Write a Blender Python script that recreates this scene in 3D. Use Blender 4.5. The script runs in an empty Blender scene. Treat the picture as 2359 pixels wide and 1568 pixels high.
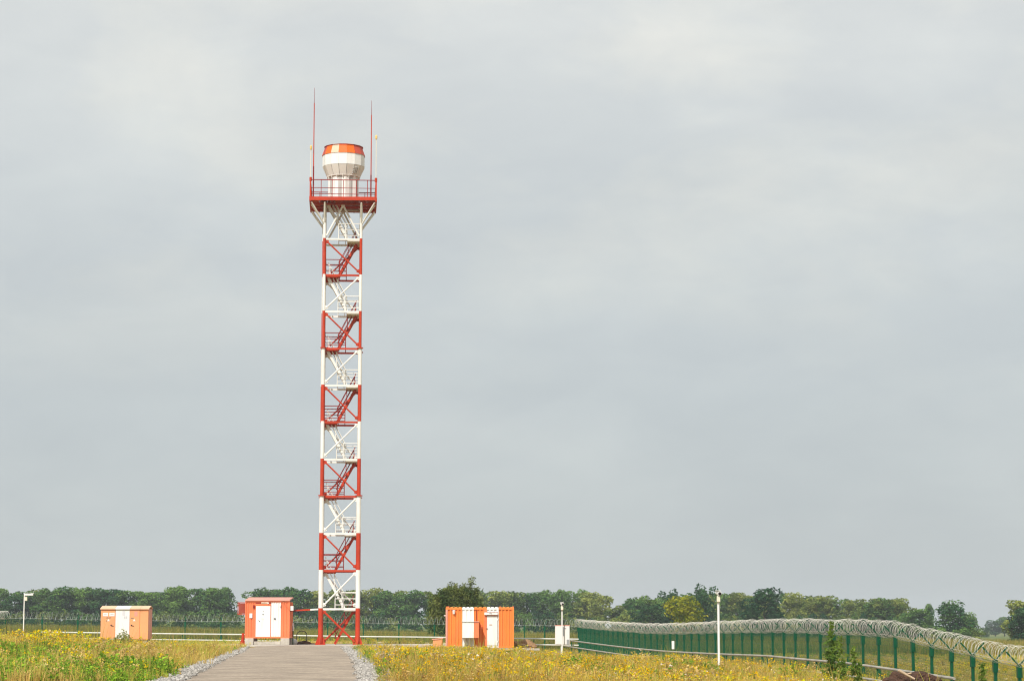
import bpy, math, random
import numpy as np
from mathutils import Vector, Matrix

R = math.radians
rnd = random.Random(7)
rng = np.random.default_rng(11)
sc = bpy.context.scene
COL = sc.collection

# ------------------------------------------------------------------ camera, sky, sun, exposure
FPX, CX, CY, CAMH = 5140.0, 1179.5, 784.0, 1.4          # picture measures used for laying things out
PITCH = math.atan(654.0 / FPX)
cam_d = bpy.data.cameras.new('camera')
cam = bpy.data.objects.new('camera', cam_d); COL.objects.link(cam); sc.camera = cam
cam.location = (0, 0, CAMH)
cam.rotation_euler = (math.pi / 2 + PITCH, 0, 0)
cam_d.sensor_width = 36; cam_d.lens = 36 * FPX / 2359.0
cam_d.clip_start = 0.5; cam_d.clip_end = 20000

SUN_AZ, SUN_EL = R(21), R(43)                          # behind the camera, to the left
sun_dir = Vector((-math.sin(SUN_AZ) * math.cos(SUN_EL), -math.cos(SUN_AZ) * math.cos(SUN_EL), math.sin(SUN_EL)))
sd = bpy.data.lights.new('sun', 'SUN'); sd.energy = 4.4; sd.angle = R(0.7); sd.color = (1.0, 0.945, 0.865)
so = bpy.data.objects.new('sun', sd); COL.objects.link(so)
so.rotation_euler = sun_dir.to_track_quat('Z', 'Y').to_euler()

w = bpy.data.worlds.new('World'); sc.world = w; w.use_nodes = True
nt = w.node_tree; N = nt.nodes; L = nt.links; N.clear()
out = N.new('ShaderNodeOutputWorld'); bg = N.new('ShaderNodeBackground'); bg.inputs['Strength'].default_value = 0.1
sky = N.new('ShaderNodeTexSky'); sky.sky_type = 'NISHITA'; sky.sun_disc = False
sky.sun_elevation = SUN_EL; sky.sun_rotation = math.atan2(sun_dir.x, sun_dir.y) % (2 * math.pi)
tc = N.new('ShaderNodeTexCoord')
def wn(scale_vec, scale, detail, rough, dist, seed):
    m = N.new('ShaderNodeMapping'); m.inputs['Scale'].default_value = scale_vec; m.inputs['Location'].default_value = (seed, seed * .7, seed * .3)
    n = N.new('ShaderNodeTexNoise'); n.inputs['Scale'].default_value = scale; n.inputs['Detail'].default_value = detail
    n.inputs['Roughness'].default_value = rough; n.inputs['Distortion'].default_value = dist
    L.new(tc.outputs['Generated'], m.inputs['Vector']); L.new(m.outputs['Vector'], n.inputs['Vector'])
    return n.outputs['Fac']
def ramp(inp, stops):
    r = N.new('ShaderNodeValToRGB'); L.new(inp, r.inputs['Fac'])
    e = r.color_ramp.elements
    e[0].position, e[0].color = stops[0][0], (*stops[0][1], 1)
    e[1].position, e[1].color = stops[-1][0], (*stops[-1][1], 1)
    for p_, c_ in stops[1:-1]:
        q = e.new(p_); q.color = (*c_, 1)
    return r.outputs['Color']
sep = N.new('ShaderNodeSeparateXYZ'); L.new(tc.outputs['Generated'], sep.inputs[0])
# overcast deck: slightly dimmer at the horizon, brighter higher up
basec = ramp(sep.outputs['Z'], [(0.0, (.53, .573, .582)), (0.10, (.570, .617, .632)), (0.19, (.65, .69, .695)), (0.28, (.728, .755, .748)), (1.0, (.72, .755, .76))])
n1 = wn((1, 1, 2.4), 5.5, 6, .5, .35, 3.1)
n2 = wn((1, 1, 2.6), 15.0, 5, .55, .5, 8.4)
c1 = ramp(n1, [(.33, (.955, .957, .962)), (.5, (.99, .99, .99)), (.68, (1.06, 1.052, 1.04))])
c2 = ramp(n2, [(.3, (.965, .967, .975)), (.72, (1.035, 1.032, 1.025))])
def wmix(mode, a, b, f=1.0):
    m = N.new('ShaderNodeMix'); m.data_type = 'RGBA'; m.blend_type = mode
    if isinstance(f, bpy.types.NodeSocket): L.new(f, m.inputs[0])
    else: m.inputs[0].default_value = f
    L.new(a, m.inputs[6]); L.new(b, m.inputs[7]); return m.outputs[2]
cl = wmix('MULTIPLY', basec, c1)
cl = wmix('MULTIPLY', cl, c2)
n3 = wn((1, 1, 1.9), 8.5, 7, .55, .2, 5.7)
c3 = ramp(n3, [(.45, (1, 1, 1)), (.54, (1.05, 1.038, 1.016)), (.64, (1.12, 1.09, 1.045))])
lift = ramp(sep.outputs['Z'], [(.07, (0, 0, 0)), (.17, (1, 1, 1))])
cl = wmix('MULTIPLY', cl, c3, lift)
vs = N.new('ShaderNodeVectorMath'); vs.operation = 'SCALE'; vs.inputs['Scale'].default_value = 10.0
L.new(cl, vs.inputs[0])
L.new(wmix('MIX', sky.outputs['Color'], vs.outputs['Vector'], 0.94), bg.inputs['Color'])
L.new(bg.outputs[0], out.inputs['Surface'])

sc.view_settings.view_transform = 'Standard'; sc.view_settings.look = 'None'
sc.view_settings.exposure = 0.0; sc.view_settings.gamma = 1.0; sc.view_settings.use_curve_mapping = False
sc.cycles.max_bounces = 5; sc.cycles.diffuse_bounces = 3; sc.cycles.glossy_bounces = 2
sc.cycles.transmission_bounces = 3; sc.cycles.volume_bounces = 0; sc.cycles.transparent_max_bounces = 6
sc.cycles.use_denoising = True; sc.cycles.filter_width = 1.15; sc.cycles.denoiser = 'OPENIMAGEDENOISE'; sc.cycles.denoising_input_passes = 'RGB_ALBEDO_NORMAL'
sc.cycles.use_adaptive_sampling = False

# ------------------------------------------------------------------ layout helpers
cp, sp = math.cos(PITCH), math.sin(PITCH)
def pt(u, v, Y):
    x = (u - CX) / FPX; y = (CY - v) / FPX
    t = Y / (cp - y * sp)
    return Vector((x * t, Y, CAMH + (sp + y * cp) * t))
def gz0(u, v, z=0.0):
    x = (u - CX) / FPX; y = (CY - v) / FPX
    dz = sp + y * cp; t = (z - CAMH) / dz
    return Vector((x * t, (cp - y * sp) * t, z))
def interp(t, xs, ys): return float(np.interp(t, xs, ys))

# ------------------------------------------------------------------ materials
def mat(name, c, rough=.6, var=.12, scale=1.5, metal=0.0, spec=.22, bump=0.0, bscale=30, c2=None, dirt=None, detail=5):
    m = bpy.data.materials.new(name); m.use_nodes = True
    t = m.node_tree; b = t.nodes['Principled BSDF']
    b.inputs['Roughness'].default_value = rough; b.inputs['Metallic'].default_value = metal
    b.inputs['Specular IOR Level'].default_value = spec
    co = t.nodes.new('ShaderNodeTexCoord')
    n = t.nodes.new('ShaderNodeTexNoise'); n.inputs['Scale'].default_value = scale; n.inputs['Detail'].default_value = detail
    n.inputs['Roughness'].default_value = .6
    t.links.new(co.outputs['Object'], n.inputs['Vector'])
    r = t.nodes.new('ShaderNodeValToRGB'); t.links.new(n.outputs['Fac'], r.inputs['Fac'])
    lo = c2 if c2 else tuple(x * (1 - var) for x in c)
    r.color_ramp.elements[0].position = .34; r.color_ramp.elements[0].color = (*lo, 1)
    r.color_ramp.elements[1].position = .66; r.color_ramp.elements[1].color = (*(c if c2 else tuple(min(1, x * (1 + var * .6)) for x in c)), 1)
    o = r.outputs['Color']
    if dirt:
        n3 = t.nodes.new('ShaderNodeTexNoise'); n3.inputs['Scale'].default_value = dirt[1]; n3.inputs['Detail'].default_value = 6
        mp = t.nodes.new('ShaderNodeMapping'); mp.inputs['Scale'].default_value = (2.4, 2.4, .5)
        t.links.new(co.outputs['Object'], mp.inputs[0]); t.links.new(mp.outputs[0], n3.inputs['Vector'])
        r3 = t.nodes.new('ShaderNodeValToRGB'); t.links.new(n3.outputs['Fac'], r3.inputs['Fac'])
        r3.color_ramp.elements[0].position = .5; r3.color_ramp.elements[0].color = (0, 0, 0, 1)
        r3.color_ramp.elements[1].position = .75; r3.color_ramp.elements[1].color = (dirt[2],) * 3 + (1,)
        mx = t.nodes.new('ShaderNodeMix'); mx.data_type = 'RGBA'; t.links.new(r3.outputs['Color'], mx.inputs[0])
        t.links.new(o, mx.inputs[6]); mx.inputs[7].default_value = (*dirt[0], 1); o = mx.outputs[2]
    t.links.new(o, b.inputs['Base Color'])
    if bump:
        n2 = t.nodes.new('ShaderNodeTexNoise'); n2.inputs['Scale'].default_value = bscale; n2.inputs['Detail'].default_value = 4
        t.links.new(co.outputs['Object'], n2.inputs['Vector'])
        bp = t.nodes.new('ShaderNodeBump'); bp.inputs['Strength'].default_value = bump; bp.inputs['Distance'].default_value = .05
        t.links.new(n2.outputs['Fac'], bp.inputs['Height']); t.links.new(bp.outputs[0], b.inputs['Normal'])
    return m

def foliage_mat(name, trans=.3, attr=True, c=None, c2=None, objvar=.25, scale=.35):
    m = bpy.data.materials.new(name); m.use_nodes = True
    t = m.node_tree; t.nodes.clear()
    o = t.nodes.new('ShaderNodeOutputMaterial'); d = t.nodes.new('ShaderNodeBsdfDiffuse'); tr = t.nodes.new('ShaderNodeBsdfTranslucent')
    mx = t.nodes.new('ShaderNodeMixShader'); mx.inputs[0].default_value = trans
    if attr:
        a = t.nodes.new('ShaderNodeAttribute'); a.attribute_name = 'Col'; src = a.outputs['Color']
    else:
        co = t.nodes.new('ShaderNodeTexCoord'); n = t.nodes.new('ShaderNodeTexNoise'); n.inputs['Scale'].default_value = scale; n.inputs['Detail'].default_value = 4
        t.links.new(co.outputs['Object'], n.inputs['Vector'])
        oi = t.nodes.new('ShaderNodeObjectInfo')
        ad = t.nodes.new('ShaderNodeMath'); ad.operation = 'MULTIPLY_ADD'; ad.inputs[1].default_value = objvar; ad.inputs[2].default_value = -objvar / 2
        t.links.new(oi.outputs['Random'], ad.inputs[0])
        a2 = t.nodes.new('ShaderNodeMath'); a2.operation = 'ADD'; t.links.new(n.outputs['Fac'], a2.inputs[0]); t.links.new(ad.outputs[0], a2.inputs[1])
        r = t.nodes.new('ShaderNodeValToRGB'); t.links.new(a2.outputs[0], r.inputs['Fac'])
        r.color_ramp.elements[0].position = .36; r.color_ramp.elements[0].color = (*c, 1)
        r.color_ramp.elements[1].position = .66; r.color_ramp.elements[1].color = (*c2, 1); src = r.outputs['Color']
    t.links.new(src, d.inputs['Color']); t.links.new(src, tr.inputs['Color'])
    t.links.new(d.outputs[0], mx.inputs[1]); t.links.new(tr.outputs[0], mx.inputs[2]); t.links.new(mx.outputs[0], o.inputs['Surface'])
    return m

M = dict(
    red=mat('tower_red_paint', (.50, .048, .018), .45, .14, .8, dirt=((.30, .05, .03), 1.2, .5)),
    darkred=mat('dark_red_paint', (.26, .020, .016), .5, .15, .8),
    white=mat('white_paint', (.80, .79, .75), .45, .05, .7, dirt=((.55, .47, .38), 1.1, .38)),
    cleanwhite=mat('clean_white_paint', (.82, .81, .79), .4, .03, .6, dirt=((.58, .52, .44), 1.2, .35)),
    orange=mat('orange_paint', (.86, .25, .055), .5, .07, .7, dirt=((.50, .19, .08), 1.1, .55)),
    palor=mat('pale_orange_paint', (.84, .37, .17), .55, .06, .8, dirt=((.55, .27, .15), 1.0, .45)),
    coral=mat('coral_paint', (.84, .22, .095), .5, .08, .8, dirt=((.50, .19, .09), 1.1, .5)),
    pink=mat('faded_and_shaded_pink', (.72, .33, .26), .6, .08, 1.0),  # also colours the shaded white side of the transformer cabinet
    green=mat('green_fence_paint', (.002, .082, .038), .45, .1, 1.0),
    galv=mat('galvanised_wire', (.56, .54, .48), .5, .15, 2.0, metal=.1),
    galvfar=mat('galvanised_tape', (.50, .55, .52), .5, .1, 2.0, metal=.2),
    grey=mat('grey_metal', (.28, .29, .30), .5, .1, 2.0),
    steel=mat('pale_steel_pipe', (.62, .63, .58), .5, .1, 2.0),
    weathered=mat('weathered_pipe', (.37, .35, .31), .8, .25, 1.5, bump=.3),
    dark=mat('dark_plastic', (.02, .02, .022), .4, .1, 2.0),
    cream=mat('cream_housing', (.78, .72, .58), .5, .05, 2.0),
    lamp=mat('yellow_lamp_glass', (.78, .55, .20), .25, .1, 3.0),
    concrete=mat('concrete', (.50, .46, .40), .9, .18, 2.2, bump=.4, bscale=12, dirt=((.33, .29, .24), 1.5, .6)),
    asphalt=mat('asphalt', (.42, .342, .265), .9, .16, .45, bump=.7, bscale=26, c2=(.30, .246, .196), dirt=((.48, .395, .305), .35, .6), detail=12),
    gravel=mat('gravel_stone', (.46, .42, .36), .9, .2, 3.0, c2=(.24, .21, .18)),
    soil=mat('dark_soil', (.105, .056, .036), .95, .3, 3.0, bump=.8, bscale=9, c2=(.045, .026, .02)),
    clay=mat('dry_soil', (.36, .22, .12), .95, .3, 2.0, bump=.8, bscale=9, c2=(.20, .12, .06)),
    bark=mat('bark', (.13, .115, .10), .9, .3, 2.0, c2=(.05, .045, .04)),
    wood=mat('bleached_wood', (.55, .42, .30), .8, .2, 5.0),
    text=mat('faded_lettering', (.16, .15, .14), .6, .1, 5.0),
    leafA=foliage_mat('belt_leaves', .22, False, (.034, .105, .036), (.150, .255, .055), .32),
    leafB=foliage_mat('yellowing_leaves', .25, False, (.080, .145, .035), (.290, .325, .075), .24),
    leafD=foliage_mat('dark_leaves', .2, False, (.018, .066, .030), (.062, .135, .048), .2),
    leafW=foliage_mat('willow_leaves', .25, False, (.065, .110, .032), (.220, .245, .070), .0, .9),
    leafY=foliage_mat('golden_green_leaves', .25, False, (.105, .155, .012), (.400, .370, .030), .0, .6),
    leafP=foliage_mat('weed_leaves', .35, False, (.100, .180, .028), (.290, .380, .065), .3, 1.5),
    veg=foliage_mat('meadow_plants', .42, True),
)

_t = M['asphalt'].node_tree; _b = _t.nodes['Principled BSDF']; _l = _b.inputs['Base Color'].links[0]; _src = _l.from_socket
_co = _t.nodes.new('ShaderNodeTexCoord')
for _s, _lo, _hi in ((9.0, .72, 1.18), (.9, .93, 1.05)):
    _n = _t.nodes.new('ShaderNodeTexNoise'); _n.inputs['Scale'].default_value = _s; _n.inputs['Detail'].default_value = 3; _t.links.new(_co.outputs['Object'], _n.inputs['Vector'])
    _m = _t.nodes.new('ShaderNodeMapRange'); _m.inputs[1].default_value = .3; _m.inputs[2].default_value = .7; _m.inputs[3].default_value = _lo; _m.inputs[4].default_value = _hi; _t.links.new(_n.outputs['Fac'], _m.inputs[0])
    _v = _t.nodes.new('ShaderNodeVectorMath'); _v.operation = 'SCALE'; _t.links.new(_src, _v.inputs[0]); _t.links.new(_m.outputs[0], _v.inputs['Scale']); _src = _v.outputs[0]
_t.links.new(_src, _b.inputs['Base Color'])
# ------------------------------------------------------------------ mesh helpers
class MB:
    def __init__(s): s.v = []; s.f = []
    def box(s, x0, x1, y0, y1, z0, z1):
        b = len(s.v)
        s.v += [(x0, y0, z0), (x1, y0, z0), (x1, y1, z0), (x0, y1, z0), (x0, y0, z1), (x1, y0, z1), (x1, y1, z1), (x0, y1, z1)]
        s.f += [tuple(b + i for i in q) for q in ((0, 3, 2, 1), (4, 5, 6, 7), (0, 1, 5, 4), (1, 2, 6, 5), (2, 3, 7, 6), (3, 0, 4, 7))]
        return s
    def tube(s, a, b, r, n=8, r2=None, cap=True):
        a = Vector(a); b = Vector(b); d = (b - a).normalized(); r2 = r if r2 is None else r2
        u = d.orthogonal().normalized(); w_ = d.cross(u); k = len(s.v)
        for p, q in ((a, r), (b, r2)):
            for i in range(n):
                an = 2 * math.pi * i / n
                s.v.append(tuple(p + u * (math.cos(an) * q) + w_ * (math.sin(an) * q)))
        for i in range(n):
            j = (i + 1) % n; s.f.append((k + i, k + j, k + n + j, k + n + i))
        if cap: s.f.append(tuple(k + i for i in reversed(range(n)))); s.f.append(tuple(k + n + i for i in range(n)))
        return s
    def beam(s, a, b, wd, h):                       # rectangular bar, h upwards
        a = Vector(a); b = Vector(b); d = (b - a).normalized()
        up = Vector((0, 0, 1)) if abs(d.z) < .95 else Vector((0, 1, 0))
        sx = d.cross(up).normalized(); uz = sx.cross(d); k = len(s.v)
        for p in (a, b):
            for (i, j) in ((-1, -1), (1, -1), (1, 1), (-1, 1)): s.v.append(tuple(p + sx * (i * wd / 2) + uz * (j * h / 2)))
        s.f += [(k, k + 1, k + 5, k + 4), (k + 1, k + 2, k + 6, k + 5), (k + 2, k + 3, k + 7, k + 6), (k + 3, k, k + 4, k + 7), (k + 3, k + 2, k + 1, k), (k + 4, k + 5, k + 6, k + 7)]
        return s
    def poly(s, pts): k = len(s.v); s.v += [tuple(p) for p in pts]; s.f.append(tuple(range(k, k + len(pts)))); return s
    def prism(s, prof, y0, y1):                     # profile of (x, z), extruded in y
        k = len(s.v); n = len(prof)
        s.v += [(x, y0, z) for x, z in prof] + [(x, y1, z) for x, z in prof]
        for i in range(n): j = (i + 1) % n; s.f.append((k + i, k + j, k + n + j, k + n + i))
        s.f.append(tuple(k + i for i in reversed(range(n)))); s.f.append(tuple(k + n + i for i in range(n)))
        return s
    def sidep(s, prof, x0, x1):                     # profile of (y, z), extruded in x
        k = len(s.v); n = len(prof)
        s.v += [(x0, y, z) for y, z in prof] + [(x1, y, z) for y, z in prof]
        for i in range(n): j = (i + 1) % n; s.f.append((k + i, k + n + i, k + n + j, k + j))
        s.f.append(tuple(k + i for i in range(n))); s.f.append(tuple(k + n + i for i in reversed(range(n))))
        return s
    def corr(s, x0, x1, z0, z1, y, pitch=.22, depth=.04, flip=1, axis='x', back=.03):
        n = max(1, round((x1 - x0) / pitch)); p = (x1 - x0) / n; xs = []
        for i in range(n):
            a = x0 + i * p; xs += [(a, 0), (a + .14 * p, 1), (a + .5 * p, 1), (a + .64 * p, 0)]
        xs.append((x1, 0)); k = len(s.v); m = len(xs)
        for z in (z0, z1):
            for (x, d) in xs:
                yy = y + flip * depth * d
                s.v.append((x, yy, z) if axis == 'x' else (yy, x, z))
        for i in range(m - 1): s.f.append((k + i, k + i + 1, k + m + i + 1, k + m + i))
        return s
    def mesh(s, name, m, smooth=False):
        me = bpy.data.meshes.new(name); me.from_pydata(s.v, [], s.f); me.materials.append(m)
        if smooth:
            for p in me.polygons: p.use_smooth = True
        me.update(); return me
    def build(s, name, m, parent=None, label=None, smooth=False, bevel=0):
        o = bpy.data.objects.new(name, s.mesh(name, m, smooth)); COL.objects.link(o)
        if parent: o.parent = parent
        if label: o['label'] = label
        if bevel:
            bv = o.modifiers.new('bevel', 'BEVEL'); bv.width = bevel; bv.segments = 1; bv.limit_method = 'ANGLE'
        return o

def tag(o, label=None, cat=None, group=None, kind=None):
    if label: o['label'] = label
    if cat: o['category'] = cat
    if group: o['group'] = group
    if kind: o['kind'] = kind
    return o
def empty(name, loc, label, cat, group=None, rz=0):
    o = bpy.data.objects.new(name, None); COL.objects.link(o); o.location = loc; o.rotation_euler = (0, 0, rz); o.empty_display_size = .3
    return tag(o, label, cat, group)
def link_mesh(name, me, parent=None, loc=(0, 0, 0), rz=0, sc_=1):
    o = bpy.data.objects.new(name, me); COL.objects.link(o); o.location = loc; o.rotation_euler = (0, 0, rz); o.scale = (sc_,) * 3 if not hasattr(sc_, '__len__') else sc_
    if parent: o.parent = parent
    return o
def copy_tree(o, parent=None):
    c = o.copy(); COL.objects.link(c); c.parent = parent
    for ch in o.children: copy_tree(ch, c)
    return c
def quads_mesh(name, V, m, C=None, tri=False):
    """V: (n, 4 or 3, 3) separate faces; C: (n, 3) colours"""
    n, k = V.shape[0], V.shape[1]
    me = bpy.data.meshes.new(name)
    me.vertices.add(n * k); me.vertices.foreach_set('co', V.astype(np.float32).ravel())
    me.loops.add(n * k); me.loops.foreach_set('vertex_index', np.arange(n * k, dtype=np.int32))
    me.polygons.add(n); me.polygons.foreach_set('loop_start', np.arange(0, n * k, k, dtype=np.int32))
    me.polygons.foreach_set('loop_total', np.full(n, k, dtype=np.int32))
    if C is not None:
        a = me.color_attributes.new('Col', 'FLOAT_COLOR', 'POINT')
        cc = np.ones((n * k, 4), np.float32); cc[:, :3] = np.repeat(C, k, axis=0); a.data.foreach_set('color', cc.ravel())
    me.materials.append(m); me.update(); me.validate(); return me

# ------------------------------------------------------------------ terrain
def fence_xy(n):                                     # near fence: post n, fitted to the picture
    Y = 147.7 - 2.487 * n
    return pt(CX + (320 + 8.57 * n) / (1 - .01684 * n), 1460, Y).x, Y
FN = [-15, 0, 5, 9, 13.6, 16.9, 20.7, 23, 24, 25, 26, 27, 28, 29, 30, 34]
FV = [1443.5, 1457.9, 1458.6, 1456.7, 1455.5, 1455.5, 1460.5, 1463, 1467.8, 1477.5, 1487.2, 1498, 1510, 1521.5, 1533.5, 1585]
def fence_top(n):
    x, Y = fence_xy(n); return pt(CX, interp(n, FN, FV), Y).z
MESH_H = 2.0
ctrl = []
for n in range(-15, 35, 2):
    x, Y = fence_xy(n); z = fence_top(n) - MESH_H
    ctrl += [(x, Y, z, 3.0), (x + 6, Y + 2, z - .1, 3.0), (x + 14, Y, z - .35, 3.0), (x - 3, Y - 1, z + .12, 3.0)]
for Y in range(30, 165, 5):                          # road corridor and pad
    xc = interp(Y, [30, 55, 80, 105, 140, 165], [-5.0, -5.9, -8.2, -10.2, -14.0, -14.5])
    for dx in (-3.2, 0, 3.2): ctrl.append((xc + dx, Y, 0.0 if Y < 141 else .08, 3.4))
for X in range(-24, 4, 4):
    ctrl += [(X, 145, .08, 2.5), (X, 151, .08, 2.5)]
ctrl += [(-1, 136, -.02, 2.5), (-4, 135, 0, 2.5), (2, 136, -.05, 2.5), (5.5, 134, -.2, 2.5), (-28, 148, .2, 2.5), (-24, 150, .3, 2.5), (-30, 153, .3, 2)]
# left verge with its hummocks
ctrl += [(-14, 60, .10, 3), (-10, 56, -.02, 3), (-11, 75, .08, 3), (-16, 80, .12, 3), (-15, 95, .05, 3), (-18, 110, .06, 3), (-21, 125, .05, 3), (-24, 138, .0, 3)]
ctrl += [(-19.5, 88, .60, 3.0), (-22, 92, .62, 3), (-17.5, 86, .30, 2.4), (-25, 100, .48, 4), (-22, 70, .25, 4), (-28, 118, .32, 5), (-33, 140, .35, 5), (-36, 160, .2, 5)]
# right of the road
ctrl += [(-1.5, 56, -.12, 3), (-1, 70, -.05, 3), (-2.5, 85, .02, 3), (-4, 100, -.05, 3), (-5, 115, -.08, 3), (-5, 128, -.1, 3),
         (3, 58, -.35, 4), (4, 75, -.25, 4), (4, 92, -.3, 4), (3, 110, -.3, 4), (9, 62, -.75, 4), (9, 80, -.62, 4), (8.5, 95, -.50, 4), (7, 112, -.65, 4), (5, 125, -.5, 4), (13, 66, -1.25, 3), (12.3, 76, -1.0, 3)]
CT = np.array(ctrl)
def zn(X, Y):
    X = np.clip(X, -260, 260); return -.67 - .0152 * X + 0 * Y
def terrain(X, Y):
    X = np.asarray(X, float); Y = np.asarray(Y, float); sh = X.shape; X = X.ravel(); Y = Y.ravel()
    z = np.zeros_like(X)
    for s in range(0, len(X), 20000):
        x = X[s:s + 20000, None]; y = Y[s:s + 20000, None]
        d2 = (x - CT[:, 0]) ** 2 + ((y - CT[:, 1]) * .75) ** 2
        wg = np.exp(-d2 / (2 * CT[:, 3] ** 2)); wb = .02
        z[s:s + 20000] = ((wg * CT[:, 2]).sum(1) + wb * zn(x[:, 0], y[:, 0])) / (wg.sum(1) + wb)
    z += .035 * np.sin(X * .9 + 1.3 * np.sin(Y * .31)) * np.sin(Y * .53 + X * .2) * ((np.abs(X + 8) > 8))
    return z.reshape(sh)
def tz(x, y): return float(terrain(np.array([x]), np.array([y]))[0])

# road outline in ground coordinates (left asphalt edge, right asphalt edge, gravel edges)
def S(pts): return [gz0(a / 1.1471, b / 1.1471) for a, b in pts]
La = S([(488, 1799), (501, 1788), (547, 1768), (599, 1739), (642, 1722), (655, 1711)])
Lg = S([(423, 1799), (449, 1777), (519, 1753.6), (588, 1730), (628, 1715), (650, 1709)])
Ra = S([(960, 1799), (944, 1752), (926, 1729), (912, 1717), (905, 1711)])
Rg = S([(1052, 1797), (1015, 1765), (983, 1736), (953, 1720), (935, 1712)])
def edge(ps, Y):
    ps = sorted(ps, key=lambda p: p.y); ys = [p.y for p in ps]; xs = [p.x for p in ps]
    if Y < ys[0]:
        k = (xs[1] - xs[0]) / (ys[1] - ys[0]) * .25; return xs[0] + k * (Y - ys[0])
    return interp(Y, ys, xs)
PAD_Y0, PAD_Y1 = 142.6, 156.0

def ground_sheet():
    xs = np.unique(np.concatenate([np.linspace(-3000, -300, 8), np.linspace(-300, -62, 18), np.arange(-60, 60.1, 1.25), np.linspace(62, 300, 18), np.linspace(300, 3000, 8)]))
    ys = np.unique(np.concatenate([np.linspace(-400, 20, 12), np.arange(22, 200, 1.25), np.linspace(201, 700, 50), np.linspace(720, 4000, 14)]))
    XX, YY = np.meshgrid(xs, ys); ZZ = terrain(XX, YY)
    # cut the ground a little lower beneath road and pad so that nothing pokes through
    for i, y in enumerate(ys):
        if y < PAD_Y1 + 2:
            a, b = edge(Lg, y) - .3, edge(Rg, y) + .3
            msk = (xs > a) & (xs < b) & (y < PAD_Y0); ZZ[i, msk] = np.minimum(ZZ[i, msk], -.03)
        if PAD_Y0 < y < PAD_Y1:
            msk = (xs > -20) & (xs < -2.5); ZZ[i, msk] = np.minimum(ZZ[i, msk], .04)
    nx, ny = len(xs), len(ys)
    v = np.stack([XX, YY, ZZ], -1).reshape(-1, 3)
    idx = np.arange(nx * ny).reshape(ny, nx)
    f = np.stack([idx[:-1, :-1], idx[:-1, 1:], idx[1:, 1:], idx[1:, :-1]], -1).reshape(-1, 4)
    me = bpy.data.meshes.new('ground'); me.from_pydata(v.tolist(), [], f.tolist())
    for p in me.polygons: p.use_smooth = True
    m = bpy.data.materials.new('meadow_ground'); m.use_nodes = True; t = m.node_tree; b = t.nodes['Principled BSDF']
    b.inputs['Roughness'].default_value = 1; b.inputs['Specular IOR Level'].default_value = .1
    co = t.nodes.new('ShaderNodeTexCoord')
    def nz(s, d): n = t.nodes.new('ShaderNodeTexNoise'); n.inputs['Scale'].default_value = s; n.inputs['Detail'].default_value = d; t.links.new(co.outputs['Object'], n.inputs['Vector']); return n.outputs['Fac']
    def rp(i, a, c1_, b_, c2_):
        r = t.nodes.new('ShaderNodeValToRGB'); t.links.new(i, r.inputs['Fac']); r.color_ramp.elements[0].position = a; r.color_ramp.elements[0].color = (*c1_, 1)
        r.color_ramp.elements[1].position = b_; r.color_ramp.elements[1].color = (*c2_, 1); return r.outputs['Color']
    A = rp(nz(.12, 6), .4, (.24, .21, .07), .6, (.40, .29, .12)); B = rp(nz(2.5, 6), .35, (.6, .6, .6), .7, (1.15, 1.1, 1.0))
    mx = t.nodes.new('ShaderNodeMix'); mx.data_type = 'RGBA'; mx.blend_type = 'MULTIPLY'; mx.inputs[0].default_value = 1
    t.links.new(A, mx.inputs[6]); t.links.new(B, mx.inputs[7])
    # the far field is greener
    sp_ = t.nodes.new('ShaderNodeSeparateXYZ'); t.links.new(co.outputs['Object'], sp_.inputs[0])
    mr = t.nodes.new('ShaderNodeMapRange'); mr.inputs[1].default_value = 230; mr.inputs[2].default_value = 340; t.links.new(sp_.outputs['Y'], mr.inputs[0])
    m2 = t.nodes.new('ShaderNodeMix'); m2.data_type = 'RGBA'; t.links.new(mr.outputs[0], m2.inputs[0]); t.links.new(mx.outputs[2], m2.inputs[6])
    t.links.new(rp(nz(.03, 8), .4, (.085, .13, .030), .6, (.17, .18, .05)), m2.inputs[7])
    t.links.new(m2.outputs[2], b.inputs['Base Color'])
    me.materials.append(m)
    o = bpy.data.objects.new('ground', me); COL.objects.link(o); tag(o, kind='structure')
ground_sheet()

def strip(name, fl, fr, y0, y1, z, m, ny=60, nx=8, wob=0):
    mb = MB(); ys = np.linspace(y0, y1, ny)
    for i, y in enumerate(ys):
        a = fl(y) + (wob * math.sin(y * 1.7) * math.sin(y * .61 + 1)); b = fr(y) + (wob * math.sin(y * 1.3 + 2) * math.sin(y * .5))
        for k in range(nx + 1):
            s = k / nx; zz = z(a + (b - a) * s, y, s)
            mb.v.append((a + (b - a) * s, y, zz))
    for i in range(ny - 1):
        for k in range(nx):
            q = i * (nx + 1) + k; mb.f.append((q, q + 1, q + nx + 2, q + nx + 1))
    return mb.build(name, m, smooth=True)
zr = lambda x, y, s: .012 + .05 * (1 - (2 * s - 1) ** 2) - .002 * 0 + (.05 if y > 139 else 0) * min(1, (y - 139) / 3)
road = strip('road', lambda y: edge(La, y), lambda y: edge(Ra, y), -60, PAD_Y0, zr, M['asphalt'], ny=340, wob=.16); tag(road, kind='structure')
gl = strip('gravel_verge', lambda y: edge(Lg, y) - .15, lambda y: edge(La, y) + .25, -60, 138, lambda x, y, s: .004 + .015 * math.sin(s * 3.1), M['gravel'], ny=120, nx=3, wob=.12); tag(gl, kind='structure')
gr = strip('gravel_verge', lambda y: edge(Ra, y) - .25, lambda y: edge(Rg, y) + .1, -60, 138, lambda x, y, s: .004 + .02 * math.sin(s * 3.1), M['gravel'], ny=120, nx=3, wob=.12); tag(gr, kind='structure')
pad = MB()
padm = [(-19.0, PAD_Y0), (-2.6, PAD_Y0 + .3), (-2.4, PAD_Y1 - 2), (-19.3, PAD_Y1 - 1)]
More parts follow.
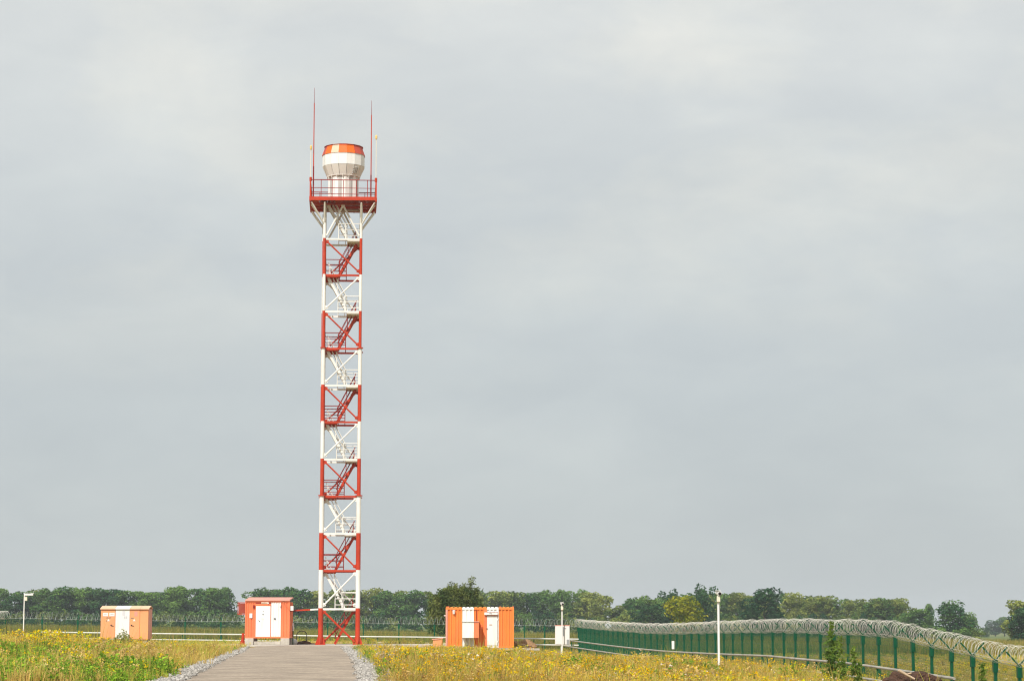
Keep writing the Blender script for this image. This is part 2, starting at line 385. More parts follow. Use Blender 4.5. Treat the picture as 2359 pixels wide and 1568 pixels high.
k = len(pad.v); pad.v += [(x, y, -.3) for x, y in padm] + [(x, y, .10) for x, y in padm]
pad.f += [(4, 5, 6, 7), (0, 1, 5, 4), (1, 2, 6, 5), (2, 3, 7, 6), (3, 0, 4, 7)]
po = pad.build('concrete_pad', M['concrete'], bevel=.02); tag(po, kind='structure')
PZ = .10

# gravel stones
def stones(name, n, gen, smin, smax, m, label):
    ico_v = np.array([(0, 0, 1), (.89, 0, .45), (.28, .85, .45), (-.72, .53, .45), (-.72, -.53, .45), (.28, -.85, .45), (.72, .53, -.45), (-.28, .85, -.45), (-.89, 0, -.45), (-.28, -.85, -.45), (.72, -.53, -.45), (0, 0, -1)])
    ico_f = np.array([(0, 1, 2), (0, 2, 3), (0, 3, 4), (0, 4, 5), (0, 5, 1), (1, 6, 2), (2, 7, 3), (3, 8, 4), (4, 9, 5), (5, 10, 1), (2, 6, 7), (3, 7, 8), (4, 8, 9), (5, 9, 10), (1, 10, 6)])
    P = gen(n); n = len(P)
    s = rng.uniform(smin, smax, (n, 1, 1)) ** 1.0 * rng.uniform(.6, 1.2, (n, 1, 3)); s[:, :, 2] *= .7
    jit = rng.uniform(.75, 1.25, (n, 12, 1)); v = ico_v[None] * jit * s
    a = rng.uniform(0, 6.28, n); ca, sa = np.cos(a)[:, None], np.sin(a)[:, None]
    x = v[..., 0] * ca - v[..., 1] * sa; y = v[..., 0] * sa + v[..., 1] * ca
    v = np.stack([x, y, v[..., 2]], -1) + P[:, None, :]
    me = bpy.data.meshes.new(name)
    F = (ico_f[None] + (np.arange(n) * 12)[:, None, None]).reshape(-1, 3)
    me.from_pydata(v.reshape(-1, 3).tolist(), [], F.tolist())
    sh = rng.uniform(.55, 1.35, (n, 1)) * np.array([[1, .94, .86]]) * .36
    a = me.color_attributes.new('Col', 'FLOAT_COLOR', 'POINT'); cc = np.ones((n * 12, 4), np.float32); cc[:, :3] = np.repeat(sh, 12, 0); a.data.foreach_set('color', cc.ravel())
    me.materials.append(m); o = bpy.data.objects.new(name, me); COL.objects.link(o); tag(o, label, 'gravel', kind='stuff'); return o
stone_m = mat('stone_chips', (.5, .5, .5), .9)
_b = stone_m.node_tree.nodes['Principled BSDF']; _a = stone_m.node_tree.nodes.new('ShaderNodeAttribute'); _a.attribute_name = 'Col'
stone_m.node_tree.links.new(_a.outputs['Color'], _b.inputs['Base Color'])
def gen_verge(A, B, lo, hi):
    def g(n):
        Y = 50 + (138 - 50) * rng.random(n) ** 1.25; s = rng.random(n)
        a = np.array([edge(A, y) for y in Y]); b = np.array([edge(B, y) for y in Y])
        s = lo + (hi - lo) * s + rng.normal(0, .10, n) + .09 * np.sin(Y * .9 + 2 * np.sin(Y * .37)) * np.sin(Y * 2.3)
        X = a + (b - a) * s; return np.stack([X, Y, np.maximum(terrain(X, Y), 0) + .02 + rng.random(n) * .05], -1)
    return g
stones('gravel', 8000, gen_verge(Lg, La, .06, 1.0), .02, .058, stone_m, 'crushed pale gravel heaped along the left edge of the access road')
stones('gravel', 14000, gen_verge(Ra, Rg, 0.0, 1.05), .02, .062, stone_m, 'crushed pale gravel heaped along the right edge of the access road')

# ------------------------------------------------------------------ lattice tower
TY = 148.3; Tx = pt(781, 1470, TY).x
tower = empty('lattice_tower', (Tx, TY, PZ), 'tall red and white banded steel lattice tower with zigzag stairs carrying the radar dome', 'tower', rz=R(4.2))
H = 1.215
lv = [1484, 1400, 1312, 1227, 1141, 1056, 970, 886, 801, 716, 632, 549, 468]
Z = [pt(781, v, TY - H).z - PZ for v in lv]; Z[0] = 0
corners = [(-H, -H), (H, -H), (H, H), (-H, H)]
for i in range(12):
    m = M['red'] if i % 2 == 0 else M['white']; z0, z1 = Z[i], Z[i + 1]
    lr = .152 if i < 4 else (.122 if i < 8 else .096)
    for cxx, cyy in corners:
        mb = MB().tube((cxx, cyy, z0 + (.03 if i == 0 else 0)), (cxx, cyy, z1), lr, 14)
        if i in (4, 8): mb.tube((cxx, cyy, z0 - .035), (cxx, cyy, z0 + .035), .24 if i == 4 else .21, 14)
        if i == 0:
            mb.box(cxx - .32, cxx + .32, cyy - .32, cyy + .32, 0, .04)
            for a in range(4):
                dx, dy = ((1, 0), (0, 1), (-1, 0), (0, -1))[a]; px_, py_ = -dy * .012, dx * .012
                A = [(cxx + dx * .15 + px_, cyy + dy * .15 + py_, .04), (cxx + dx * .31 + px_, cyy + dy * .31 + py_, .04), (cxx + dx * .31 + px_, cyy + dy * .31 + py_, .12), (cxx + dx * .15 + px_, cyy + dy * .15 + py_, .55)]
                B = [(p[0] - 2 * px_, p[1] - 2 * py_, p[2]) for p in A]
                mb.poly(A); mb.poly(B[::-1])
                for q in range(4): r_ = (q + 1) % 4; mb.poly([A[q], B[q], B[r_], A[r_]])
        mb.build('leg', m, tower, smooth=False)
    # ring of beams at the top of the section
    mr = M['white'] if (i % 2 == 0 or i == 11) else M['red']
    if i < 12:
        for a in range(4):
            (x0, y0), (x1, y1) = corners[a], corners[(a + 1) % 4]
            d = Vector((x1 - x0, y1 - y0, 0)).normalized() * lr
            MB().beam((x0 + d.x, y0 + d.y, z1 - .06), (x1 - d.x, y1 - d.y, z1 - .06), .10, .12).build('ring_beam', mr, tower)
    # diagonals
    for a in range(4):
        (x0, y0), (x1, y1) = corners[a], corners[(a + 1) % 4]
        d = Vector((x1 - x0, y1 - y0, 0)).normalized(); e = d * (lr + .04)
        zl, zh = z0 + .18, z1 - .20
        br = .052 if i else .068
        if i == 11:
            mid = ((x0 + x1) / 2, (y0 + y1) / 2, z1 - .14)
            MB().tube((x0 + e.x, y0 + e.y, zl), mid, .065, 8).build('brace', m, tower)
            MB().tube((x1 - e.x, y1 - e.y, zl), mid, .065, 8).build('brace', m, tower)
            MB().box(mid[0] - .12, mid[0] + .12, mid[1] - .04, mid[1] + .04, z1 - .22, z1 - .1).build('gusset_plate', m, tower)
            continue
        up = (i % 2 == 1) if a == 0 else ((i % 2 == 1) if a == 2 else (i % 2 == 0))
        if a in (1, 3) and i % 2 == 1: pass
        A, B = ((x0 + e.x, y0 + e.y, zl), (x1 - e.x, y1 - e.y, zh)) if up else ((x0 + e.x, y0 + e.y, zh), (x1 - e.x, y1 - e.y, zl))
        MB().tube(A, B, br, 8).build('brace', m, tower)
        for (gx, gy, gz_), sg in ((A, 1), (B, -1)):
            t_ = d * sg
            up2 = 1 if gz_ < (z0 + z1) / 2 else -1
            g = [(gx - t_.x * .06, gy - t_.y * .06, gz_ - up2 * .10), (gx + t_.x * .16, gy + t_.y * .16, gz_ - up2 * .02), (gx + t_.x * .12, gy + t_.y * .12, gz_ + up2 * .14), (gx - t_.x * .06, gy - t_.y * .06, gz_ + up2 * .20)]
            nrm = Vector((-d.y, d.x, 0)) * .012; mb = MB()
            mb.poly([Vector(p) + nrm for p in g]); mb.poly([Vector(p) - nrm for p in g][::-1])
            for q in range(4): r_ = (q + 1) % 4; mb.poly([Vector(g[q]) + nrm, Vector(g[q]) - nrm, Vector(g[r_]) - nrm, Vector(g[r_]) + nrm])
            mb.build('gusset_plate', m, tower)
# stairs: red flights climb to the right at the front, white flights climb to the left behind
def flight(i):
    red = i % 2 == 0; m = M['red'] if red else M['white']; rm = M['darkred'] if red else M['white']
    z0, z1 = Z[i] + (.0 if i else .02), Z[i + 1]
    y0, y1 = (-.15, .60) if red else (-.80, -.10)
    if red: xa, xb = -.28, 1.0
    else: xa, xb = .32, -1.0
    sg = 1 if xb > xa else -1
    run = xb - xa; n = 11
    for y in (y0, y1): MB().beam((xa, y, z0 + .02), (xb, y, z1 - .06), .045, .16).build('stair_stringer', m, tower)
    for k_ in range(n):
        t_ = (k_ + .7) / n; x = xa + run * t_; z = z0 + (z1 - z0) * t_
        MB().box(x - .11, x + .11, y0 + .03, y1 - .03, z - .015, z + .015).build('stair_tread', m, tower)
    for y in (y0 - .02, y1 + .02):
        mb = MB()
        for hgt in (.95, .5): mb.tube((xa, y, z0 + hgt), (xb - sg * .05, y, z1 + hgt - .1), .024, 6)
        for t_ in (.05, .5, .9):
            x = xa + run * t_; z = z0 + (z1 - z0) * t_; mb.tube((x, y, z), (x, y, z + .95), .024, 6)
        mb.build('handrail', rm, tower)
for i in range(12): flight(i)
def landing(i):                                       # floor at level i: left side for red sections above, right for white
    red = i % 2 == 0; m = M['red'] if red else M['white']; rm = M['darkred'] if red else M['white']; z = Z[i]
    xa, xb = (-H + .02, -.28) if red else (.32, H - .02)
    mb = MB(); mb.box(xa, xb, -1.02, 1.02, z - .02, z + .02); mb.build('landing_floor', m, tower)
    mb = MB()
    for y in (-1.0, -.33, .33, 1.0): mb.beam((xa, y, z - .12), (xb, y, z - .12), .05, .16)
    mb.beam((xa, -1.04, z - .12), (xa, 1.04, z - .12), .05, .16); mb.beam((xb, -1.04, z - .12), (xb, 1.04, z - .12), .05, .16); mb.build('landing_frame', m, tower)
    e0, e1 = (-H + .1, .25) if red else (-.28, H - .1)
    for y in (-1.06, 1.06):
        mb = MB()
        for hgt in (1.02, .62, .22): mb.tube((e0, y, z + hgt), (e1, y, z + hgt), .022 if hgt < 1 else .028, 6)
        for x in ((e1 - .0, e1 - .45) if red else (e0, e0 + .45)): mb.tube((x, y, z - .1), (x, y, z + 1.02), .028, 6)
        mb.build('railing', rm, tower)
    x = e0 if red else e1; mb = MB()
    for hgt in (1.02, .62, .22): mb.tube((x, -1.06, z + hgt), (x, 1.06, z + hgt), .022, 6)
    mb.build('railing', rm, tower)
for i in range(1, 12): landing(i)
# top platform
PH = 2.2
zt = pt(792, 453, TY - PH).z - PZ                     # deck top
zb = zt - .32
for (a0, a1) in (((-PH, -PH), (PH, -PH)), ((PH, -PH), (PH, PH)), ((PH, PH), (-PH, PH)), ((-PH, PH), (-PH, -PH))):
    d = (Vector((*a1, 0)) - Vector((*a0, 0))).normalized() * .05
    MB().beam((a0[0] + d.x, a0[1] + d.y, zt - .15), (a1[0] - d.x, a1[1] - d.y, zt - .11), .10, .24).build('deck_edge_beam', M['red'], tower)
for q in range(8):
    x = -PH + .07 + q * (2 * PH - .14) / 8; MB().box(x + .005, x + (2 * PH - .14) / 8 - .005, -PH + .055, PH - .055, zt - .05, zt - .02).build('deck_plate', M['darkred'] if q % 3 else M['red'], tower)
for x in (-1.5, -.75, 0, .75, 1.5): MB().beam((x, -PH + .06, zt - .15), (x, PH - .06, zt - .15), .08, .18).build('deck_joist', M['darkred'], tower)
for y in (-H, 0, H): MB().beam((-PH + .06, y, zt - .31), (PH - .06, y, zt - .31), .1, .13).build('deck_joist', M['red'], tower)
for cxx, cyy in corners:
    sx, sy = (1 if cxx > 0 else -1), (1 if cyy > 0 else -1)
    zk = pt(745, 512, TY - H).z - PZ
    MB().tube((cxx, cyy, Z[12] - .05), (cxx, cyy, zt - .32), .105, 12).build('leg', M['white'], tower)
    MB().tube((cxx + sx * .08, cyy, zk), (sx * (PH - .08), cyy, zt - .36), .055, 8).build('bracket_strut', M['white'], tower)
    MB().tube((cxx, cyy + sy * .08, zk), (cxx, sy * (PH - .08), zt - .36), .055, 8).build('bracket_strut', M['white'], tower)
    MB().tube((cxx + sx * .05, cyy + sy * .05, zk - .1), (sx * (PH - .1), sy * (PH - .1), zt - .36), .055, 8).build('bracket_strut', M['white'], tower)
rt = pt(792, 414.5, TY - PH).z - PZ
for s in range(4):
    g = Matrix.Rotation(s * math.pi / 2, 4, 'Z'); mb = MB()
    for hgt, r_ in ((rt, .03), (zt + (rt - zt) * .52, .022), (zt + (rt - zt) * .16, .022)):
        mb.tube(g @ Vector((-PH + .03, -PH + .03, hgt)), g @ Vector((PH - .03, -PH + .03, hgt)), r_, 6)
    mb.build('guard_rail', M['darkred'], tower)
    for q in range(1, 6):
        x = -PH + q * 2 * PH / 6 + (.14 if q > 3 else 0)
        MB().beam(g @ Vector((x, -PH + .03, zt - .3)), g @ Vector((x, -PH + .03, rt)), .045, .045).build('rail_post', M['darkred'], tower)
    MB().beam(g @ Vector((-PH + .02, -PH + .02, zt - .3)), g @ Vector((-PH + .02, -PH + .02, rt + .02)), .10, .10).build('corner_post', M['red'], tower)
# cable tray on the left leg
for i in range(6, 12): MB().box(-H - .165, -H - .125, -.02, .12, Z[i] + .002, Z[i + 1] - .002 if i < 11 else zt - .8).build('cable_conduit', M['red'] if i % 2 == 0 else M['white'], tower)

# ------------------------------------------------------------------ radar dome
def lw(lx, ly, lz):                                   # tower local to world
    return tower.matrix_basis @ Vector((lx, ly, lz))
bpy.context.view_layer.update()
dome = empty('radar_dome', (Tx, TY, PZ + zt), 'white drum shaped radar dome with an orange panelled top on the tower platform', 'radar dome', rz=R(2))
def dz(v): return pt(792, v, TY - .9).z - PZ - zt
ND = 16
def ring_panels(name, r0, z0, r1, z1, mats, thick=.03, gap=.012, inset=0):
    for k_ in range(ND):
        a0 = 2 * math.pi * (k_ + .5) / ND + gap / r0; a1 = 2 * math.pi * (k_ + 1.5) / ND - gap / r0
        P_ = []
        for (r, z) in ((r0, z0), (r1, z1)):
            for rr in (r, r - thick): P_.append([(math.cos(a) * rr, math.sin(a) * rr, z) for a in (a0, a1)])
        o0, i0, o1, i1 = P_
        mb = MB(); mb.poly([o0[0], o0[1], o1[1], o1[0]]); mb.poly([i0[1], i0[0], i1[0], i1[1]])
        mb.poly([o0[0], i0[0], i0[1], o0[1]]); mb.poly([o1[0], o1[1], i1[1], i1[0]]); mb.poly([o0[0], o1[0], i1[0], i0[0]]); mb.poly([o0[1], i0[1], i1[1], o1[1]])
        mb.build(name, mats[k_ % len(mats)], dome)
def cone(name, r0, z0, r1, z1, m, n=ND, ph=0.5):
    mb = MB(); k_ = 0
    for (r, z) in ((r0, z0), (r1, z1)):
        for q in range(n): a = 2 * math.pi * (q + ph) / n; mb.v.append((math.cos(a) * r, math.sin(a) * r, z))
    for q in range(n): j = (q + 1) % n; mb.f.append((q, j, n + j, n + q))
    mb.f.append(tuple(reversed(range(n)))); mb.f.append(tuple(range(n, 2 * n))); return mb.build(name, m, dome)
orn2 = mat('dome_orange_paint', (.83, .135, .015), .35, .05, 1.0); seam = mat('seam_grey', (.46, .45, .43), .6)
pale = mat('faded_dome_panel', (.80, .50, .36), .4, .05, 1.0)
bronze = mat('roof_red', (.50, .075, .045), .5, .1, 1.0)
offw = mat('dome_grey_white', (.77, .75, .71), .45, .06, 1.5)
cone('inner_shell', .985, .02, .985, dz(404), seam)
for q in range(8):
    a0 = 2 * math.pi * (q + .25) / 8 + .008; a1 = 2 * math.pi * (q + 1.25) / 8 - .008; r = 1.035; mb = MB()
    A = [(math.cos(a) * r, math.sin(a) * r) for a in (a0, a1)]; B = [(math.cos(a) * .93, math.sin(a) * .93) for a in (a0, a1)]
    kz = (.0, dz(404)); pts8 = [(*A[0], kz[0]), (*A[1], kz[0]), (*B[1], kz[0]), (*B[0], kz[0]), (*A[0], kz[1]), (*A[1], kz[1]), (*B[1], kz[1]), (*B[0], kz[1])]
    mb.v = pts8; mb.f = [(0, 3, 2, 1), (4, 5, 6, 7), (0, 1, 5, 4), (1, 2, 6, 5), (2, 3, 7, 6), (3, 0, 4, 7)]
    mb.build('base_panel', M['cleanwhite'], dome)
for q in range(16):
    a = 2 * math.pi * q / 16; MB().beam((math.cos(a) * 1.04, math.sin(a) * 1.04, dz(409)), (math.cos(a) * 1.12, math.sin(a) * 1.12, dz(402)), .035, .05).build('rib', M['white'], dome)
cone('skirt', 1.12, dz(404), 1.13, dz(402.5), offw)
cone('inner_shell', 1.05, dz(402.5), 1.36, dz(379), seam)
ring_panels('bowl_panel', 1.11, dz(403.5), 1.43, dz(380.5), [offw, M['white'], offw])
cone('inner_shell', 1.36, dz(379), 1.36, dz(354), seam)
ring_panels('drum_panel', 1.435, dz(380), 1.435, dz(353), [M['cleanwhite']], gap=.003)
cone('inner_shell', 1.36, dz(354), 1.18, dz(334), seam)
cols = [orn2] * 16
ring_panels('orange_panel', 1.475, dz(354.5), 1.24, dz(333), [bronze, orn2, orn2, orn2, orn2, orn2, orn2, orn2, bronze, orn2, pale, orn2, orn2, bronze, bronze, bronze], gap=.005)
cone('roof', 1.34, dz(334), .14, dz(327.5), bronze); cone('roof_cap', .16, dz(328), .08, dz(326), bronze)
# hatch with a grille on the bowl
a = R(-50); rm_ = 1.30; zc = (dz(402.5) + dz(379)) / 2
h_ = MB()
for q in range(5):
    for w_ in range(4):
        aa = a - .13 + .09 * w_; zz = dz(399) + (dz(382.5) - dz(399)) * (q + .2) / 5; rr = 1.11 + (1.43 - 1.11) * (zz - dz(402.5)) / (dz(379) - dz(402.5)) + .008
        p = Vector((math.cos(aa) * rr, math.sin(aa) * rr, zz)); h_.box(p.x - .035, p.x + .035, p.y - .02, p.y + .02, p.z - .035, p.z + .035)
h_.build('vent_grille', seam, dome)

def wz(v, ly): return pt(792, v, TY + ly).z
def whip(lx, ly, vtop, label):
    b_ = lw(lx, ly, zt); o = empty('whip_antenna', b_, label, 'antenna', 'whip antennas on the tower platform')
    h = wz(vtop, ly) - b_.z
    MB().tube((0, 0, -.02), (0, 0, h * .28), .045, 8).build('mast_base', M['darkred'], o)
    MB().tube((0, 0, h * .28), (0, 0, h * .86), .036, 8, .03).build('mast', M['red'], o)
    MB().tube((0, 0, h * .86), (0, 0, h), .017, 6, .010).build('whip_tip', M['darkred'], o)
    MB().box(-.09, .09, -.09, .09, -.019, .02).build('base_plate', M['red'], o)
whip(-1.99, -1.95, 204, 'taller red whip antenna on the left corner of the tower platform')
whip(1.86, .35, 231, 'shorter red whip antenna on the right side of the tower platform')
def oblight(lx, ly, vtop, label):
    b_ = lw(lx, ly, rt); o = empty('obstruction_light', b_, label, 'warning light', 'warning lights above the tower platform')
    h = wz(vtop, ly) - b_.z
    MB().tube((0, 0, -.15), (0, 0, h - .3), .022, 6).build('pole', M['cream'], o)
    MB().tube((0, 0, -.1), (0, 0, .16), .085, 8).build('junction_box', M['red'], o)
    mb = MB()
    for (z0, r0, z1, r1) in ((-.30, .05, -.22, .075), (-.22, .075, -.08, .08), (-.08, .08, 0, .03)): mb.tube((0, 0, h + z0), (0, 0, h + z1), r0, 10, r1)
    mb.build('lamp', M['lamp'], o)
oblight(-2.17, -2.17, 336, 'yellow warning light on the lower thin pole left of the dome')
oblight(2.17, -2.17, 310, 'yellow warning light on the taller thin pole right of the dome')

# ------------------------------------------------------------------ small marks
def marks(parent, x, y, z, n, w_, h_, m=None):
    mb = MB(); r_ = random.Random(int(abs(x) * 1000 + z * 77))
    for q in range(n):
        x0 = x + q * w_ / n; mb.box(x0, x0 + w_ / n * .35, y - .004, y, z, z + h_)
        mb.box(x0 + w_ / n * .35, x0 + w_ / n * .75, y - .004, y, z + h_ * r_.choice([0, .4, .8]), z + h_ * r_.choice([.2, .6, 1.0]) + .01)
    mb.build('lettering', m or M['text'], parent)
def tri_sign(parent, x, y, z, s, m):
    MB().prism([(x - s, z), (x + s, z), (x, z + s * 1.7)], y - .012, y).build('warning_sign', m, parent)

# ------------------------------------------------------------------ left: transformer cabinet
AY = 147.0; p0 = pt(230.6, 1470, AY); p1 = pt(341.3, 1470, AY); W = p1.x - p0.x; zb_ = pt(285, 1472, AY).z; zt_ = pt(285, 1402, AY).z; Hc = zt_ - zb_
cab = empty('transformer_cabinet', (p0.x, AY, zb_), 'pale orange transformer cabinet with a white middle door standing among weeds at left', 'cabinet')
D = 1.5
def ax(u): return (u - 230.6) / (341.3 - 230.6) * W
xs = [0, ax(264.6), ax(298), ax(321.3), W]
MB().box(.02, W - .03, .035, D, .0, Hc).build('body', M['palor'], cab)
MB().box(W - .028, W - .0, .06, D - .02, .02, Hc - .01).build('side_panel', M['pink'], cab)  # white side in shade: the shade is put into this pink colour
for q, m in enumerate([M['palor'], M['cleanwhite'], M['palor'], M['palor']]):
    d = MB(); yy = 0 if q < 3 else .015
    d.box(xs[q] + .015, xs[q + 1] - .015, yy, .034, .04, Hc - .03); dd = d.build('door', m, cab, bevel=.008)
    if q in (0, 2):
        hx = xs[1] - .28 if q == 0 else xs[2] + .10
        MB().tube((hx, -.03, Hc * .46), (hx + .17, -.03, Hc * .46 - .03), .018, 6).box(hx - .02, hx + .05, -.03, .0, Hc * .45, Hc * .49).build('handle', M['dark'], dd)
    if q == 0:
        for k_ in (0, 1):
            sx_ = xs[0] + .15 + k_ * .42; MB().box(sx_, sx_ + .34, -.012, -.001, Hc - .46, Hc - .24).build('sign', M['cleanwhite'], dd)
            marks(dd, sx_ + .05, -.013, Hc - .37, 6, .24, .035, M['grey'])
        marks(dd, .36, -.002, Hc - .60, 5, .36, .07, M['text']); tri_sign(dd, .52, 0, Hc - .78, .09, M['cleanwhite'])
        MB().prism([(.34, Hc - .78), (.42, Hc - .80), (.44, Hc - .68)], -.006, -.001).build('stain', M['text'], dd)
    if q == 2:
        marks(dd, xs[2] + .08, -.002, Hc - .62, 3, .2, .07, M['text']); tri_sign(dd, xs[2] + .29, 0, Hc - .78, .09, M['cleanwhite'])
        MB().box(xs[2] + .29, xs[2] + .50, -.004, -.0, Hc - .47, Hc - .15).build('notice', M['pink'], dd)
    if q == 1:
        pl = mat('faded_notice', (.60, .60, .64), .5)
        for (a_, b_, c_, d_) in ((.45, .63, .42, .12), (.56, .66, .62, .46), (.68, .78, .62, .46)): MB().box(xs[1] + a_, xs[1] + b_, -.004, 0, Hc - c_, Hc - d_).build('notice', pl, dd)
# roof sloping towards the front
ROOFM = mat('lit_roof_orange', (.84, .52, .34), .5, .08, 1.0)  # cabinet orange made paler, its sunlit look put into the colour
zr0, zr1 = Hc + .012, Hc + .20
for q, (a_, b_, m) in enumerate(((-.03, xs[1], ROOFM), (xs[1], xs[2], M['cleanwhite']), (xs[2], xs[3] + .02, ROOFM), (xs[3] + .02, W + .04, ROOFM))):
    MB().sidep([(-.10, zr0 - .03), (D * .5, zr1 - .03), (D + .08, zr0), (D + .08, zr0 + .04), (D * .5, zr1 + .02), (-.10, zr0 + .03)], a_ + .006, b_ - .006).build('roof_panel', m, cab)
for (x0_, x1_) in ((.1, .6), (1.3, 1.9), (W - .7, W - .1)): MB().box(x0_, x1_, .15, D - .1, -.75, -.002).build('foundation_block', M['concrete'], cab)

cubeb = MB().box(-.16, .16, -.15, .15, 0, .34); o = cubeb.build('concrete_block', M['concrete'], bevel=.02)
b_ = pt(258, 1478, 146); o.location = (b_.x, 146, b_.z - .12); tag(o, 'small pale concrete block beside the base of the pale orange transformer cabinet', 'block')

# ------------------------------------------------------------------ middle: equipment shelter beside the tower
BY = 146.6; p0 = pt(563.8, 1470, BY); p1 = pt(666.6, 1470, BY); W = p1.x - p0.x; zb_ = pt(615, 1469, BY).z; zt_ = pt(615, 1384, BY).z; Hc = zt_ - zb_
shl = empty('equipment_shelter', (p0.x, BY, zb_), 'corrugated orange shelter with white door raised on concrete blocks left of the tower', 'shelter')
def bx_(c): return (c - 360) / (1515 - 360) * W        # from the enlarged crop
def bz(c): return (1215 - c) / (1215 - 200) * (pt(615, 1378, BY).z - zb_)
D = 2.4
x1, x2, x3 = bx_(640), bx_(1022), bx_(1285)
MB().corr(.06, x1 - .04, .10, Hc - .06, .02, .165, .035).build('wall_panel', M['coral'], shl)
MB().corr(x2 + .02, x3, .10, Hc - .06, .02, .165, .03).build('wall_panel', M['cleanwhite'], shl)
MB().corr(x3 + .004, W - .06, .10, Hc - .06, .02, .165, .035).build('wall_panel', M['coral'], shl)
MB().corr(.05, D - .05, .10, Hc - .06, .012, .165, .035, 1, 'y').build('side_wall', M['coral'], shl)
MB().corr(.05, D - .05, .10, Hc - .06, W - .012, .165, .035, -1, 'y').build('side_wall', M['coral'], shl)
MB().box(.08, W - .08, .07, D, .08, Hc - .02).build('inner_wall', M['coral'], shl)
MB().box(x1 - .04, x2 + .02, .02, .065, bz(330), Hc - .06).build('lintel_recess', M['darkred'], shl)
for (a_, b_) in ((0, .06), (W - .06, W)): MB().box(a_, b_, 0, .07, .10, Hc - .06).build('corner_post', M['coral'], shl)
MB().box(0, W, -.01, D, 0, .10).build('base_frame', M['coral'], shl)
MB().box(0, W, -.02, .07, Hc - .06, Hc + .02).build('top_rail', M['coral'], shl)
MB().sidep([(-.08, Hc + .02), (D * .9, Hc + .20), (D + .06, Hc + .19), (D + .06, Hc + .26), (D * .9, Hc + .28), (-.08, Hc + .09)], .0, W + .0).build('roof', M['pink'], shl)
MB().box(x1 - .035, x2 + .015, -.03, .02, bz(380), bz(330)).build('lintel', M['coral'], shl)
dr = MB().box(x1 + .0, x2 - .01, -.035, .03, bz(1180), bz(390)).build('door', M['cleanwhite'], shl, bevel=.012)
for (a_, b_) in ((x1 - .03, x1 - .004), (x2 - .006, x2 + .016)): MB().box(a_, b_, -.02, .03, bz(1190), bz(380)).build('door_frame', M['coral'], shl)
MB().tube((bx_(715), -.05, bz(755)), (bx_(745), -.05, bz(792)), .02, 6).build('handle', M['dark'], dr)
MB().prism([(bx_(812), bz(540)), (bx_(848), bz(540)), (bx_(830), bz(508))], -.042, -.036).build('warning_sign', M['grey'], dr)
MB().box(bx_(808), bx_(850), -.042, -.036, bz(622), bz(590)).build('notice', M['grey'], dr)
marks(dr, bx_(790), -.037, bz(735), 5, bx_(865) - bx_(790), .07, mat('pale_notice', (.6, .6, .6)))
sg_ = MB().box(bx_(780), bx_(960), -.05, -.031 + .03, bz(322), bz(292)).build('name_board', M['cream'], shl); marks(shl, bx_(800), -.052, bz(316), 7, .3, .04)
MB().tube((bx_(960), -.07, bz(335)), (bx_(960), -.07, bz(300)), .045, 8).build('lamp', M['cleanwhite'], shl)
MB().box(bx_(1115), bx_(1150), -.03, .03, bz(735), bz(700)).build('lock', M['dark'], shl)
MB().box(bx_(475), bx_(550), -.06, .02, bz(700), bz(580)).build('meter_box', M['cleanwhite'], shl, bevel=.01)
MB().box(bx_(565), bx_(615), -.06, .02, bz(440), bz(370)).build('lamp', M['darkred'], shl)
MB().box(bx_(1255), bx_(1290), -.07, .02, bz(400), bz(330)).build('lamp', M['cleanwhite'], shl)
MB().tube((bx_(1340), -.03, bz(290)), (bx_(1500), -.03, bz(480)), .018, 6).tube((bx_(1500), -.03, bz(480)), (bx_(1515), -.03, bz(560)), .018, 6).build('conduit', M['coral'], shl)
MB().tube((bx_(510), -.02, .12), (bx_(510), -.02, bz(700)), .012, 5).build('conduit', M['coral'], shl)
MB().box(bx_(1330), bx_(1385), -.06, .0, bz(265), bz(235)).build('hinge', M['dark'], shl)
MB().box(W + .03, W + .22, .1, .5, bz(510), bz(390)).build('junction_box', M['cleanwhite'], shl, bevel=.01)
# cage on the left wall
cg = MB(); a_, b_ = bx_(155), -.0; c_, d_ = bz(610), bz(300)
for y in (.35, 1.15):
    cg.tube((a_, y, c_), (b_, y, c_), .02, 5).tube((a_, y, d_), (b_, y, d_), .02, 5).tube((a_, y, c_), (a_, y, d_), .02, 5)
for z in (c_, d_): cg.tube((a_, .35, z), (a_, 1.15, z), .02, 5)
for q in range(14): x = a_ + (b_ - a_) * q / 14; cg.tube((x, .35, c_), (x, .35, d_), .0065, 4, cap=False)
for q in range(20): z = c_ + (d_ - c_) * q / 20; cg.tube((a_, .35, z), (b_, .35, z), .0065, 4, cap=False)
cge = cg.build('conditioner_cage', M['red'], shl)
MB().box(a_ + .08, b_ - .01, .45, 1.1, c_ + .08, d_ - .06).build('conditioner_unit', M['pink'], cge, bevel=.02)

